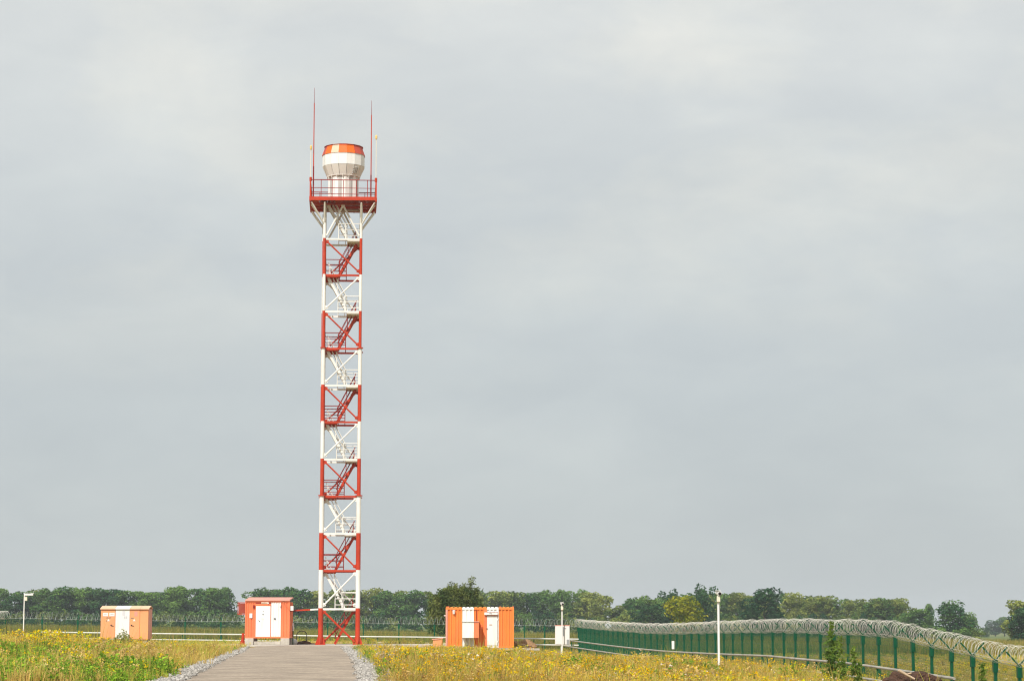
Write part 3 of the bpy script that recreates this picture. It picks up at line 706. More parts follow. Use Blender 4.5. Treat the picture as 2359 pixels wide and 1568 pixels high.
for (a_, b_, c_, d_, y0_, y1_, lb) in ((360, 590, 1240, 1400, -.05, .55, 'pale concrete block under the left end of the raised orange shelter'),
                               (1285, 1512, 1240, 1405, -.05, .55, 'pale concrete block under the right end of the raised orange shelter'),
                               (592, 1283, 1325, 1402, .05, .5, 'low concrete beam lying between the two blocks under the raised shelter')):
    cx_ = (bx_(a_) + bx_(b_)) / 2; hw = (bx_(b_) - bx_(a_)) / 2 - .006
    ztop = zb_ - .004 if c_ == 1240 else PZ + .22
    o = MB().box(-hw, hw, y0_, y1_, 0, ztop - PZ).build('concrete_block' if c_ == 1240 else 'concrete_beam', M['concrete'], bevel=.015)
    o.location = (p0.x + cx_, BY, PZ); tag(o, lb, 'block' if c_ == 1240 else 'beam')
for (a_, b_) in ((360, 590), (1285, 1512)):
    cx_ = (bx_(a_) + bx_(b_)) / 2; hw = (bx_(b_) - bx_(a_)) / 2 - .006
    o = MB().box(-hw, hw, 0, .5, 0, zb_ - .004 - PZ).build('concrete_block', M['concrete'], bevel=.015); o.location = (p0.x + cx_, BY + 1.8, PZ)
    tag(o, 'concrete block under the rear %s corner of the raised orange shelter' % ('left' if a_ == 360 else 'right'), 'block')
# cable bridge shelter -> tower
ca = pt(668, 1406, BY + .6); cb = pt(733, 1402.5, TY - 1.0)
cbr = empty('cable_bridge', ca, 'thin red and white cable bridge joining the shelter to the tower leg', 'cable tray')
dv = cb - ca
def seg(t0, t1, m): MB().beam(dv * t0, dv * t1, .16, .10).build('tray_section', m, cbr)
seg(0, .25, M['darkred']); seg(.25, .72, M['red']); seg(.72, 1.0, M['white'])
# red stub mast at the shelter's left
b_ = pt(559, 1483, BY + .5); o = empty('stub_post', (b_.x, BY + .5, PZ), 'short red steel post with flared foot at the left corner of the shelter', 'post')
MB().tube((0, 0, .02), (.02, 0, .75), .10, 10, .09).build('post_tube', M['red'], o)
mb = MB().box(-.22, .22, -.2, .2, 0, .03)
for s_ in (-1, 1): mb.prism([(s_ * .09, .03), (s_ * .2, .03), (s_ * .09, .35)][::s_], -.015, .015)
mb.build('foot', M['red'], o)
# service box on a green post right of the shelter
b_ = pt(673, 1484, 148.8); o = empty('service_box', (b_.x, 148.8, PZ), 'grey white service box on a green post right of the shelter', 'electrical box')
q0, q1 = pt(669, 1452, 148.8), pt(677, 1434, 148.8)
MB().box(q0.x - b_.x, q1.x - b_.x, -.12, .12, q0.z - PZ, q1.z - PZ).build('box', M['cleanwhite'], o, bevel=.01)
MB().box(-.06, .08, -.04, .04, 0, q0.z - PZ - .002).build('post', M['green'], o)
MB().box(-.04, .04, -.13, -.121, .02 + q0.z - PZ, .3 + q0.z - PZ).build('door_seam', M['grey'], o)
# pipe hoop
b_ = pt(695, 1472, 152); o = MB()
hw = .27 * 1.25; pr = None; mbp = []
for q in range(13):
    a = math.pi * q / 12; mbp.append(Vector((-math.cos(a) * hw, 0, .62 + math.sin(a) * .26)))
path = [Vector((-hw, 0, 0))] + mbp + [Vector((hw, 0, 0))]
mb = MB()
for q in range(len(path) - 1): mb.tube(path[q], path[q + 1], .028, 6)
o = mb.build('pipe_hoop', M['dark']); o.location = (b_.x, 152, PZ); tag(o, 'dark arched pipe hoop standing between the shelter and the tower', 'pipe')
# concrete ring and earth heap
def lump(name, m, loc, s, seed, label, cat, n=2, kind=None, rough=.22):
    import bmesh
    bm = bmesh.new(); bmesh.ops.create_icosphere(bm, subdivisions=n, radius=1)
    r_ = random.Random(seed); ph = [r_.uniform(0, 6) for _ in range(6)]
    for v in bm.verts:
        k_ = 1 + rough * (math.sin(v.co.x * 4 + ph[0]) * math.sin(v.co.y * 5 + ph[1]) + .6 * math.sin(v.co.z * 9 + ph[2] + v.co.x * 7)) + r_.uniform(-.05, .05)
        v.co = Vector((v.co.x * s[0] * k_, v.co.y * s[1] * k_, v.co.z * s[2] * k_))
    me = bpy.data.meshes.new(name); bm.to_mesh(me); bm.free(); me.materials.append(m)
    o = bpy.data.objects.new(name, me); COL.objects.link(o); o.location = loc; tag(o, label, cat, kind=kind); return o
b_ = pt(675, 1480, 149.2)
lump('covered_bale', M['steel'], (b_.x, 149.2, PZ + .13), (.36, .3, .27), 5, 'grey white rounded wrapped bundle lying beside the shelter blocks', 'bundle', rough=.1)
b_ = pt(697, 1482, 149); lump('earth_heap', M['soil'], (b_.x, 149.5, PZ - .02), (.62, .5, .24), 6, 'low dark brown earth heap lying between shelter and tower', 'earth heap', 3)
b_ = pt(713, 1482, 149); lump('earth_heap', M['clay'], (b_.x, 149.8, PZ - .02), (.45, .4, .14), 9, 'low paler earth heap right beside the left tower foot', 'earth heap', 3)

# ------------------------------------------------------------------ right: striped container
CYY = 134.0; p0 = pt(1026.5, 1470, CYY); p1 = pt(1184, 1470, CYY); W = p1.x - p0.x; zb_ = pt(1105, 1491.5, CYY).z; zt_ = pt(1105, 1398.5, CYY).z; Hc = zt_ - zb_
con = empty('equipment_container', (p0.x, CYY, zb_), 'orange and white striped corrugated container with a white door and wall box', 'container', rz=R(1.0))
def kx(c): return (c - 405) / (1995 - 405) * W
def kz(c): return (1150 - c) / (1150 - 195) * Hc
D = 2.3; y0 = .02
MB().box(.06, W - .06, .09, D - .03, .02, Hc - .03).build('inner_wall', M['orange'], con)
for (a_, b_, m) in ((450, 790, M['orange']), (790, 1062, M['cleanwhite']), (1062, 1300, M['orange']), (1640, 1972, M['orange'])):
    MB().corr(kx(a_) + .003, kx(b_) - .003, .12, Hc - .12, y0, .235 if a_ != 1062 else .2, .05).build('wall_panel', m, con)
MB().corr(kx(1366), kx(1620), kz(300), Hc - .12, y0, .22, .05).build('wall_panel', M['cleanwhite'], con)
MB().corr(.05, D - .05, .12, Hc - .12, .012, .235, .05, 1, 'y').build('side_wall', M['orange'], con)
MB().corr(.05, D - .05, .12, Hc - .12, W - .012, .235, .05, -1, 'y').build('side_wall', M['orange'], con)
for (a_, b_, m) in ((405, 790, M['orange']), (790, 1062, M['cleanwhite']), (1062, 1366, M['orange']), (1366, 1635, M['cleanwhite']), (1635, 1995, M['orange'])):
    MB().box(kx(a_), kx(b_), -.01, .09, Hc - .12, Hc).build('top_rail', m, con)
    MB().box(kx(a_), kx(b_), -.01, .09, 0, .12).build('base_rail', m, con)
    nn = max(1, round((kx(b_) - kx(a_)) / .235)); mb = MB()
    for q in range(nn):
        xa = kx(a_) + (q + .15) * (kx(b_) - kx(a_)) / nn; xb = kx(a_) + (q + .75) * (kx(b_) - kx(a_)) / nn
        mb.sidep([(.0, Hc), (D, Hc), (D, Hc + .035), (.03, Hc + .035)], xa, xb)
    mb.build('roof_ribs', m, con)
MB().box(.0, W, .09, D, Hc - .02, Hc - .003).build('roof', M['pink'], con)
MB().box(0, kx(450), -.015, .085, .12, Hc - .12).build('corner_post', M['pink'], con)
MB().box(kx(1972), W, -.015, .085, .12, Hc - .12).build('corner_post', M['orange'], con)
MB().box(kx(1300), kx(1364), -.02, .08, .12, Hc - .12).build('door_jamb', M['coral'], con); MB().box(kx(1620), kx(1638), -.02, .08, .12, Hc - .12).build('door_jamb', M['cleanwhite'], con)
MB().box(kx(1305), kx(1615), -.16, .02, kz(372), kz(312)).build('door_canopy', M['cleanwhite'], con, bevel=.01)
marks(con, kx(1425), -.162, kz(352), 4, kx(1490) - kx(1425), .07)
dr = MB().box(kx(1368), kx(1612), -.015, .05, kz(1095), kz(395)).build('door', M['cleanwhite'], con, bevel=.012)
MB().box(kx(1350), kx(1388), -.05, -.016, kz(705), kz(690)).build('handle', M['dark'], dr)
MB().box(kx(1422), kx(1490), -.021, -.016, kz(625), kz(590)).build('notice', mat('tan_notice', (.52, .44, .38)), dr)
MB().box(kx(1432), kx(1438), -.021, -.016, kz(520), kz(500)).build('mark', M['grey'], dr)
for z in (480, 1000): MB().tube((kx(1618), -.04, kz(z + 18)), (kx(1618), -.04, kz(z - 18)), .028, 6).build('hinge', M['cleanwhite'], dr)
MB().box(kx(1366), kx(1616), -.015, .05, .121, kz(1100)).build('door_sill', M['grey'], con)
# wall box: white with an orange end
BD = .95
MB().box(kx(795), kx(1064), -BD, .018, kz(912), kz(545)).build('wall_box', M['cleanwhite'], con, bevel=.01)
MB().box(kx(1066), kx(1180), -BD, .018, kz(912), kz(545)).build('wall_box', M['coral'], con, label='coral orange end section of the wall box', bevel=.01)
MB().sidep([(-BD - .05, kz(540)), (.018, kz(532)), (.018, kz(520)), (-BD - .05, kz(526))], kx(785), kx(1064)).build('box_lid', M['steel'], con)
MB().sidep([(-BD - .05, kz(540)), (.018, kz(532)), (.018, kz(520)), (-BD - .05, kz(526))], kx(1066), kx(1186)).build('box_lid', M['pink'], con)
for x in (820, 1050): MB().box(kx(x), kx(x) + .04, -.5, -.46, .02, kz(914)).build('support_leg', M['cleanwhite'], con)
MB().prism([(kx(850), kz(1085)), (kx(940), kz(1085)), (kx(858), kz(930))], -.03, -.002).build('bracket', M['cleanwhite'], con)
mb = MB(); pth = [(1120, 300, .0), (1120, 500, .0)]
mb.tube((kx(1120), .0, kz(240)), (kx(1120), .0, kz(515)), .022, 6); mb.build('conduit', M['darkred'], con)
mb = MB(); mb.tube((kx(1186), -.1, kz(690)), (kx(1250), -.1, kz(690)), .028, 6).tube((kx(1250), -.1, kz(695)), (kx(1250), -.1, kz(610)), .028, 6).tube((kx(1250), -.1, kz(612)), (kx(1225), -.1, kz(600)), .028, 6); mb.build('conduit', M['coral'], con)
lampo = MB().tube((kx(595), -.06, kz(345)), (kx(595), -.10, kz(262)), .065, 10, .085).build('lamp', M['cleanwhite'], con)
MB().box(kx(575), kx(615), -.05, .02, kz(350), kz(330)).build('bracket', M['grey'], lampo)
MB().tube((kx(362), .3, kz(390)), (.01, .3, kz(390)), .03, 8).build('pipe_stub', M['cleanwhite'], con)
for x in (425, 460, 1660, 1960): MB().box(kx(x), kx(x) + .07, .0, .12, Hc + .001, Hc + .07).build('corner_casting', M['coral'], con)
for (a_, b_) in ((0, .5), (1.8, 2.3), (W - .5, W)): MB().box(a_, b_, .1, D - .1, -.4, -.003).build('foundation_block', M['concrete'], con)
# beam lying before it
sl = MB().box(-2.9, 2.5, -.12, .14, -.06, .07).build('concrete_kerb', M['concrete'], bevel=.015); b_ = pt(1110, 1497, 132.2); sl.location = (b_.x + .9, 132.6, tz(b_.x, 132.5) + .02); tag(sl, 'long low concrete kerb lying before the striped container', 'kerb')
b_ = pt(955, 1492, 137); sl = MB().box(-.9, .9, -.3, .3, -.3, .12).build('concrete_slab', M['concrete'], bevel=.015); sl.location = (b_.x, 138.5, tz(b_.x, 138.5) + .08); tag(sl, 'low concrete slab in weeds between tower and striped container', 'slab')
# small orange box
b0, b1 = pt(996.5, 1490, 135), pt(1019.5, 1490, 135); zl = tz(b0.x, 135) - .05
ub = empty('utility_box', (b0.x, 135, zl), 'small orange utility box with a tilted lid left of the striped container', 'utility box')
zt2 = pt(1008, 1473, 135).z - zl
MB().box(.02, b1.x - b0.x - .01, 0, .5, 0, zt2).build('body', M['palor'], ub, bevel=.01)
MB().prism([(-.04, zt2 + .003), (b1.x - b0.x + .02, zt2 + .06), (b1.x - b0.x + .02, zt2 + .12), (-.04, zt2 + .06)], -.05, .55).build('lid', M['pink'], ub)
# clay heap right of the container
b_ = pt(1197, 1487, 137); lump('earth_heap', M['clay'], (b_.x + .1, 137.5, tz(b_.x, 137.5) + .0), (.95, .8, .55), 12, 'tan clay heap at the right end of the striped container', 'earth heap', 5, rough=.16)

# ------------------------------------------------------------------ camera poles and the white cabinet
def campole(u, vb, vt, Y, label, side=0, r=.045, flat=False):
    b_ = pt(u, vb, Y); z0 = tz(b_.x, Y) - .1; o = empty('camera_pole', (b_.x, Y, z0), label, 'security camera', 'security cameras on white poles')
    zt_ = pt(u, vt, Y).z - z0
    MB().tube((0, 0, 0), (0, 0, zt_ - (.16 if not flat else .05)), r, 10, r * .9).build('pole', M['cleanwhite'], o, smooth=False)
    if flat:
        c_ = MB().box(0, .02, -.06, .06, zt_ - .2, zt_).box(.02, .62, -.07, .07, zt_ - .17, zt_ - .04).build('camera', M['cleanwhite'], o)
        MB().box(.45, .68, -.08, .08, zt_ - .04, zt_ - .015).build('sun_shield', M['cleanwhite'], c_)
        MB().box(.05, .2, -.08, .08, zt_ - .55, zt_ - .28).build('junction_box', M['cream'], o, bevel=.01)
        MB().tube((.05, 0, zt_ - .25), (.3, 0, zt_ - .17), .015, 5).build('bracket_arm', M['grey'], o)
    else:
        c_ = MB().tube((-.02, .18, zt_ - .06), (.04, -.20, zt_ - .10), .09, 12).build('camera', M['cleanwhite'], o)
        MB().tube((.041, -.201, zt_ - .10), (.048, -.25, zt_ - .108), .065, 12).build('lens', M['dark'], c_)
        MB().box(-.10, .09, -.20, .24, zt_ + .01, zt_ + .03).build('sun_shield', M['cleanwhite'], c_)
        MB().box(-.07, .07, -.15, .0, zt_ - .44, zt_ - .22).build('junction_box', M['cream'], o, bevel=.01)
        MB().tube((0, 0, zt_ - .2), (0, 0, zt_ - .1), .03, 6).build('bracket', M['grey'], o)
    return o
campole(54, 1452, 1365, 160, 'thin white camera pole with sideways camera at the far left of the field', flat=True, r=.042)
campole(1656.5, 1533, 1361, 93, 'tall white camera pole standing nearest in front of the green fence', r=.052)
campole(1295, 1480, 1387, 134.6, 'short white camera pole rising in front of the white control cabinet', r=.042)
e0, e1 = pt(1279, 1484, 135), pt(1312.5, 1484, 135); et = pt(1295, 1440, 135).z; eb = pt(1295, 1484.5, 135).z
cc = empty('control_cabinet', (e0.x, 135, eb), 'white control cabinet on a post near the start of the green fence', 'cabinet')
WW = e1.x - e0.x; hh = et - eb
bd = MB().box(0, WW, 0, .40, 0, hh).build('body', mat('pinkish_white', (.74, .72, .71), .5, .04), cc, bevel=.012)
MB().box(-.02, WW + .02, -.03, .43, hh + .001, hh + .035).build('top_cover', M['pink'], cc)
dr = MB().box(.02, WW - .02, -.02, -.002, .03, hh - .03).build('door', mat('cabinet_door_white', (.76, .74, .73), .5, .04), cc, bevel=.005)
MB().box(WW * .51, WW * .62, -.035, -.021, hh * .46, hh - .08).build('grey_strip', M['grey'], cc)  # upright grey strip on the cabinet front, just right of the pole
MB().box(WW * .64, WW * .76, -.035, -.021, hh - .20, hh - .15).build('handle', M['grey'], dr)
MB().box(WW * .79, WW * .95, -.05, -.021, .02, hh * .28).build('vent', M['grey'], cc)
MB().box(WW * .38, WW * .48, .1, .2, -.9, -.002).build('post', M['steel'], cc)

# ------------------------------------------------------------------ fences
arm_me = MB().beam((0, 0, 0), (-.42, 0, .44), .045, .045).mesh('bracket_arm', M['green'])
def coil_mesh(name, pts_, r, pitch, m, wire=.006, seg=16, sides=3, phase=0.0, hand=1, flat=1.0):
    """helix running along a poly line (list of Vectors)"""
    P_ = np.array([tuple(p) for p in pts_]); dl = np.linalg.norm(np.diff(P_, axis=0), axis=1); cum = np.concatenate([[0], np.cumsum(dl)]); Lt = cum[-1]
    nt_ = int(Lt / pitch * seg); t_ = np.linspace(0, Lt, nt_)
    C_ = np.stack([np.interp(t_, cum, P_[:, k_]) for k_ in range(3)], -1)
    T_ = np.gradient(C_, axis=0); T_ /= np.linalg.norm(T_, axis=1)[:, None]
    U_ = np.cross(T_, [0, 0, 1.0]); U_ /= np.linalg.norm(U_, axis=1)[:, None]; V_ = np.cross(U_, T_)
    a_ = hand * t_ / pitch * 2 * np.pi + phase; rr = r * (1 + .07 * np.sin(t_ * 1.9 + phase) + .05 * np.sin(t_ * 5.3))
    C_ = C_ + T_ * (.10 * pitch * np.sin(t_ * 3.1 + phase * 2))[:, None] * 1.5
    Q = C_ + U_ * (np.cos(a_) * rr)[:, None] + V_ * (np.sin(a_) * rr * flat)[:, None]
    rad = Q - C_; rad /= np.linalg.norm(rad, axis=1)[:, None]
    tg = np.gradient(Q, axis=0); tg /= np.linalg.norm(tg, axis=1)[:, None]; bn = np.cross(tg, rad)
    ring = np.stack([Q + rad * (math.cos(2 * math.pi * k_ / sides) * wire) + bn * (math.sin(2 * math.pi * k_ / sides) * wire) for k_ in range(sides)], 1)
    n_ = len(Q); idx = np.arange(n_ * sides).reshape(n_, sides); F = []
    for k_ in range(sides):
        j = (k_ + 1) % sides; F.append(np.stack([idx[:-1, k_], idx[:-1, j], idx[1:, j], idx[1:, k_]], -1))
    me = bpy.data.meshes.new(name); me.from_pydata(ring.reshape(-1, 3).tolist(), [], np.concatenate(F).tolist()); me.materials.append(m); return me
def panel_mesh(wd, h, m, step=.05, rods=None, wr=.0025):
    mb = MB(); n = int(wd / step)
    for q in range(n): x = .03 + q * (wd - .06) / (n - 1); mb.tube((x, 0, .02), (x, 0, h), wr, 4, cap=False)
    for z in (rods or [.05, .25, .45, .65, .85, 1.05, 1.25, 1.45, 1.65, 1.85, h - .02]): mb.tube((.03, 0, z), (wd - .03, 0, z), wr * 1.3, 4, cap=False)
    return mb.mesh('mesh_panel', m)
def build_fence(name, posts, tops, label, cat, post_w, coilm, wire, pitch, arms=True, post_h=2.6, armside=-1, group=None, both=True):
    """posts: list of (x, y); tops: z of mesh top"""
    f = empty(name, (posts[0][0], posts[0][1], tops[0] - MESH_H), label, cat, group); org = f.location.copy()
    pm = MB().box(-post_w / 2, post_w / 2, -post_w / 2, post_w / 2, -post_h, .0).mesh('fence_post', M['green'])
    bm_ = MB().box(-post_w * .85, post_w * .85, -post_w * .75, post_w * .75, -.38, .03).mesh('post_bracket', M['green'])
    cache = {}; pts_ = []
    for k_, ((x, y), z) in enumerate(zip(posts, tops)):
        nx_ = posts[min(k_ + 1, len(posts) - 1)]; pv = posts[max(k_ - 1, 0)]; ang = math.atan2(nx_[1] - pv[1], nx_[0] - pv[0])
        o = link_mesh('fence_post', pm, f, Vector((x, y, z)) - org, ang)
        link_mesh('post_bracket', bm_, o)
        if arms:
            for s_ in ((0, 1) if both else (0,)): a_ = link_mesh('bracket_arm', arm_me, o, (0, 0, .02), math.pi / 2 + math.pi * s_)
        if k_ < len(posts) - 1:
            d_ = math.hypot(nx_[0] - x, nx_[1] - y); key = round(d_, 1)
            if key not in cache: cache[key] = panel_mesh(d_, MESH_H, M['green'], wr=wire[1])
            a2 = math.atan2(nx_[1] - y, nx_[0] - x); z2 = tops[k_ + 1]
            p_ = link_mesh('mesh_panel', cache[key], f, Vector((x, y, z - MESH_H)) - org, a2)
            sl_ = (z2 - z) / d_
            p_.rotation_euler = (0, -math.atan(sl_), a2)
        sag = [0, -.03, -.045, -.03]
        for q in range(4 if k_ < len(posts) - 1 else 1):
            t_ = q / 4; nz_ = tops[min(k_ + 1, len(posts) - 1)]
            pts_.append(Vector((x + (nx_[0] - x) * t_, y + (nx_[1] - y) * t_, z + (nz_ - z) * t_ + .33 + sag[q] + .02 * math.sin(k_ * 2.1 + q))) - org)
    for ph, hd in ((0, 1), (2.0, -1)):
        me = coil_mesh('razor_coil', pts_, .32, pitch, coilm, wire=wire[0], phase=ph, hand=hd); link_mesh('razor_coil', me, f)
    # straining wires
    mb = MB()
    for dz_ in (.08,):
        for q in range(0, len(pts_) - 4, 4): mb.tube(pts_[q] + Vector((0, 0, dz_ - .33)), pts_[q + 4] + Vector((0, 0, dz_ - .33)), .008, 4, cap=False)
    mb.build('straining_wire', coilm, f)
    return f
npost = list(range(-15, 35)); NP = [fence_xy(n) for n in npost]; NT = [fence_top(n) for n in npost]
build_fence('security_fence', NP, NT, 'green mesh security fence with dense razor coils running from the corner towards the right foreground', 'fence', .10, M['galv'], (.0046, .0039), .42, armside=-1)
fu = [14.6, 97, 179.4, 261.8, 344.2, 426.6, 509, 591, 673, 755, 837, 919, 1001, 1083, 1166, 1208, 1255]
fv = lambda u: interp(u, [14, 400, 650, 850, 1050, 1333], [1425, 1431.5, 1433.5, 1436.5, 1439, 1443.5])
FP = [(pt(u, 1440, 187.0).x, 187.0) for u in fu] + [NP[0]]; FT = [pt(u, fv(u), 187).z for u in fu] + [NT[0]]
build_fence('security_fence', FP, FT, 'far green mesh security fence behind the orange shelters and tower, with spaced razor loops', 'fence', .085, M['galvfar'], (.0058, .0042), .42)
LP = [(FP[0][0] - .55 * k_, 187.0 - 2.9 * k_) for k_ in range(9)]; LT = [FT[0] + .02 * k_ for k_ in range(9)]
build_fence('security_fence', LP, LT, 'short green fence return with razor coils at the far left edge', 'fence', .10, M['galv'], (.007, .004), .34)
# small plate hanging on the near fence
sx, sy = fence_xy(3.6); o = MB().box(-.012, .012, -.09, .09, 0, .50).build('fence_sign', M['cleanwhite'], bevel=.004); o.location = (sx - .07, sy, fence_top(3.6) - .95); tag(o, 'small white plate hanging on the green fence left of the nearest camera pole', 'sign')
o.rotation_euler = (0, 0, R(60))

# low pipe rails in front of the fences
def rails(name, pts_, label, m, r=.05, offs=(0, -.48), post_step=1):
    f = empty(name, pts_[0], label, 'pipe rail'); org = f.location.copy()
    for dz_ in offs:
        for q in range(len(pts_) - 1):
            MB().tube(pts_[q] - org + Vector((0, 0, dz_)), pts_[q + 1] - org + Vector((0, 0, dz_)), r, 8).build('rail_pipe', m, f)
    for q in range(0, len(pts_), post_step):
        MB().box(-.03, .03, -.03 + r + .05, .03 + r + .05, -1.1, .03).build('rail_post', M['green'], f).location = pts_[q] - org
    return f
us = [95, 150, 240, 330, 420, 510, 600, 690, 780, 870, 960, 1050, 1140, 1230, 1333]
rv = lambda u: interp(u, [100, 400, 600, 750, 1050, 1333], [1455, 1459, 1461, 1464.5, 1467.5, 1471.5])
rails('pipe_rail', [pt(u, rv(u), 180) for u in us], 'double pale pipe rail running low in front of the far fence', M['steel'], .055)
RN = [-15, -8, 0, 5, 9, 13, 17, 20, 23, 26, 29]
RVv = [1472.5, 1481, 1492, 1499, 1503, 1506.5, 1510, 1518, 1526, 1541, 1562]
pp = []
for n in np.arange(-15, 30, 2.0):
    x, Y = fence_xy(n); pp.append(pt(CX + (x - 1.1) / Y * FPX * .992, interp(n, RN, RVv), Y - .3))
rails('pipe_rail', pp, 'double weathered grey pipe rail running low in front of the near fence', M['weathered'], .052, (0, -.50))

# ------------------------------------------------------------------ trees
def leaf_quads(P_, size, elong=1.0, up=None, jit=.5):
    n = len(P_); nrm = rng.normal(size=(n, 3)); nrm[:, 2] = np.abs(nrm[:, 2]) * .8 + .2
    nrm /= np.linalg.norm(nrm, axis=1)[:, None]
    t_ = np.cross(nrm, rng.normal(size=(n, 3)) if up is None else up + rng.normal(size=(n, 3)) * .45); t_ /= np.linalg.norm(t_, axis=1)[:, None] + 1e-9
    b_ = np.cross(nrm, t_); s = size * rng.uniform(1 - jit, 1 + jit, (n, 1))
    a = t_ * s; b = b_ * s * elong
    return np.stack([P_ - b, P_ + a * .55, P_ + b, P_ - a * .55], 1)
def crown_pts(blobs, n):
    vol = np.array([b_[3] * b_[4] * b_[5] for b_ in blobs]) ** .8; pk = rng.choice(len(blobs), n, p=vol / vol.sum()); B = np.array(blobs)[pk]
    d = rng.normal(size=(n, 3)); d /= np.linalg.norm(d, axis=1)[:, None]; rr = rng.uniform(.55, 1.05, (n, 1)) ** .6
    return B[:, :3] + d * rr * B[:, 3:6]
def tree_parts(h, w_, blobs_n, leaves, size, leafm, seed, z_lo=.3, shape='round', trunks=1, elong=1.0):
    r_ = random.Random(seed); blobs = []
    for q in range(blobs_n):
        zf = z_lo + (1 - z_lo) * ((q + r_.random()) / blobs_n)
        if shape == 'round': wf = math.sqrt(max(.05, 1 - ((zf - (z_lo + .55 * (1 - z_lo))) / (.62 * (1 - z_lo) + .12)) ** 2))
        elif shape == 'cone': wf = (1 - zf) * 1.15 + .12
        else: wf = .55 + .45 * math.sin(math.pi * min(1, zf * 1.05))
        a = r_.uniform(0, 6.28); rad = w_ / 2 * wf * r_.uniform(.15, .78)
        s = w_ * r_.uniform(.13, .24); blobs.append((math.cos(a) * rad, math.sin(a) * rad, h * min(zf, .97) - s * .5, s, s, s * r_.uniform(.65, 1.0)))
    V_ = leaf_quads(crown_pts(blobs, leaves), size, elong)
    cme = quads_mesh('crown', V_, leafm)
    mb = MB()
    for t_ in range(trunks):
        ox, oy = (r_.uniform(-w_ * .2, w_ * .2), r_.uniform(-w_ * .1, w_ * .1)) if trunks > 1 else (0, 0)
        prev = Vector((ox, oy, -.8)); rr = h * .018
        for q in range(1, 6):
            nx_ = Vector((ox + r_.uniform(-.1, .1) * w_ * .3, oy + r_.uniform(-.1, .1) * w_ * .3, h * .82 * q / 5)); mb.tube(prev, nx_, rr * (1 - (q - 1) * .17), 6, rr * (1 - q * .17)); prev = nx_
    for b_ in blobs[::2]:
        c_ = Vector(b_[:3]); mb.tube((c_.x * .1, c_.y * .1, max(.3, c_.z - math.hypot(c_.x, c_.y) * .9 - .3)), c_, h * .0065, 4, h * .002, cap=False)
    return cme, mb.mesh('trunk', M['bark'])
protos = {}
for q in range(6): protos['belt', q] = tree_parts(10.5, 6.4, 30, 4200, .25, M['leafA'], 20 + q, z_lo=.22, shape='round')
for q in range(4): protos['pale', q] = tree_parts(10.5, 6.8, 28, 3900, .25, M['leafB'], 40 + q, z_lo=.24, shape='round')
for q in range(2): protos['dark', q] = tree_parts(11, 7.5, 26, 4200, .25, M['leafD'], 60 + q, z_lo=.06, shape='round')
for q in range(3): protos['shrub', q] = tree_parts(4.0, 5.0, 12, 1100, .22, [M['leafA'], M['leafB'], M['leafD']][q], 70 + q, z_lo=.05, shape='round')
protos['gold', 0] = tree_parts(8, 8, 30, 4200, .23, M['leafY'], 81, z_lo=.04)
protos['conic', 0] = tree_parts(10, 8.5, 34, 4200, .24, M['leafA'], 83, z_lo=.04, shape='cone')
LM = [(-40, 'left picture edge'), (56, 'far left camera pole'), (230, 'left edge of the pale orange cabinet'), (346, 'right edge of the pale orange cabinet'), (560, 'raised orange shelter'), (730, 'left tower leg'), (828, 'right tower leg'), (1026, 'left end of the striped container'), (1184, 'right end of the striped container'), (1295, 'white control cabinet'), (1410, 'notch past the control cabinet'), (1572, 'golden green bushy tree'), (1656, 'nearest camera pole'), (1761, 'broad dark green tree'), (1913, 'tallest weed'), (2102, 'spreading green tree')]
ORD = ['first', 'second', 'third', 'fourth', 'fifth', 'sixth', 'seventh', 'eighth', 'ninth', 'tenth', 'eleventh', 'twelfth', 'thirteenth', 'fourteenth']
COUNT = {}
def place_label(u, what):
    lm = [n_ for (x_, n_) in LM if x_ <= u][-1]; k_ = COUNT.get((lm, what), 0); COUNT[lm, what] = k_ + 1
    return '%s %s right of the %s' % (ORD[k_], what, lm)
def tree(kind, u, vtop, Y, name, label, group=None, wpx=None, q=None, vb=None):
    if name == 'belt_tree' and u > 0 or name == 'understorey_shrub' and u < 2120: label = place_label(max(u, -39), 'distant belt tree' if name == 'belt_tree' else 'low belt shrub')
    cands = [k_ for k_ in protos if k_[0] == kind]; key = cands[rnd.randrange(len(cands))] if q is None else (kind, q)
    cme, tme = protos[key]; h0 = {'belt': 10.5, 'pale': 10.5, 'dark': 11, 'shrub': 4, 'gold': 8, 'conic': 10}[kind]; w0 = {'belt': 6.4, 'pale': 6.8, 'dark': 7.5, 'shrub': 5, 'gold': 8, 'conic': 8.5}[kind]
    p_ = pt(u, vtop, Y); zg = tz(p_.x, Y) if vb is None else pt(u, vb, Y).z
    h = p_.z - zg; s = h / h0; sw = s if wpx is None else wpx / (FPX / Y) / w0
    o = empty(name, (p_.x, Y, zg), label, 'shrub' if kind == 'shrub' else 'tree', group, rz=rnd.uniform(0, 6.28)); o.scale = (sw, sw, s)
    link_mesh('crown', cme, o); link_mesh('trunk', tme, o); return o
topu = [0, 12, 30, 60, 90, 130, 180, 240, 290, 330, 370, 400, 450, 500, 545, 572]
topv = [1352, 1354, 1366, 1358, 1352, 1353, 1350, 1351, 1356, 1362, 1360, 1350, 1352, 1354, 1354, 1362]
topu2 = [590, 620, 660, 700, 750, 800, 850, 900, 950, 990, 1110, 1150, 1200, 1250, 1300, 1345, 1375, 1395, 1408]
topv2 = [1364, 1354, 1352, 1354, 1357, 1357, 1352, 1358, 1357, 1360, 1357, 1362, 1360, 1360, 1357, 1358, 1368, 1382, 1395]
topu3 = [1415, 1440, 1470, 1500, 1530, 1560, 1600, 1640, 1690, 1740, 1800, 1850, 1900, 1940, 1990, 2040, 2080, 2110]
topv3 = [1396, 1384, 1375, 1370, 1372, 1366, 1366, 1364, 1362, 1366, 1367, 1366, 1371, 1375, 1377, 1375, 1376, 1384]
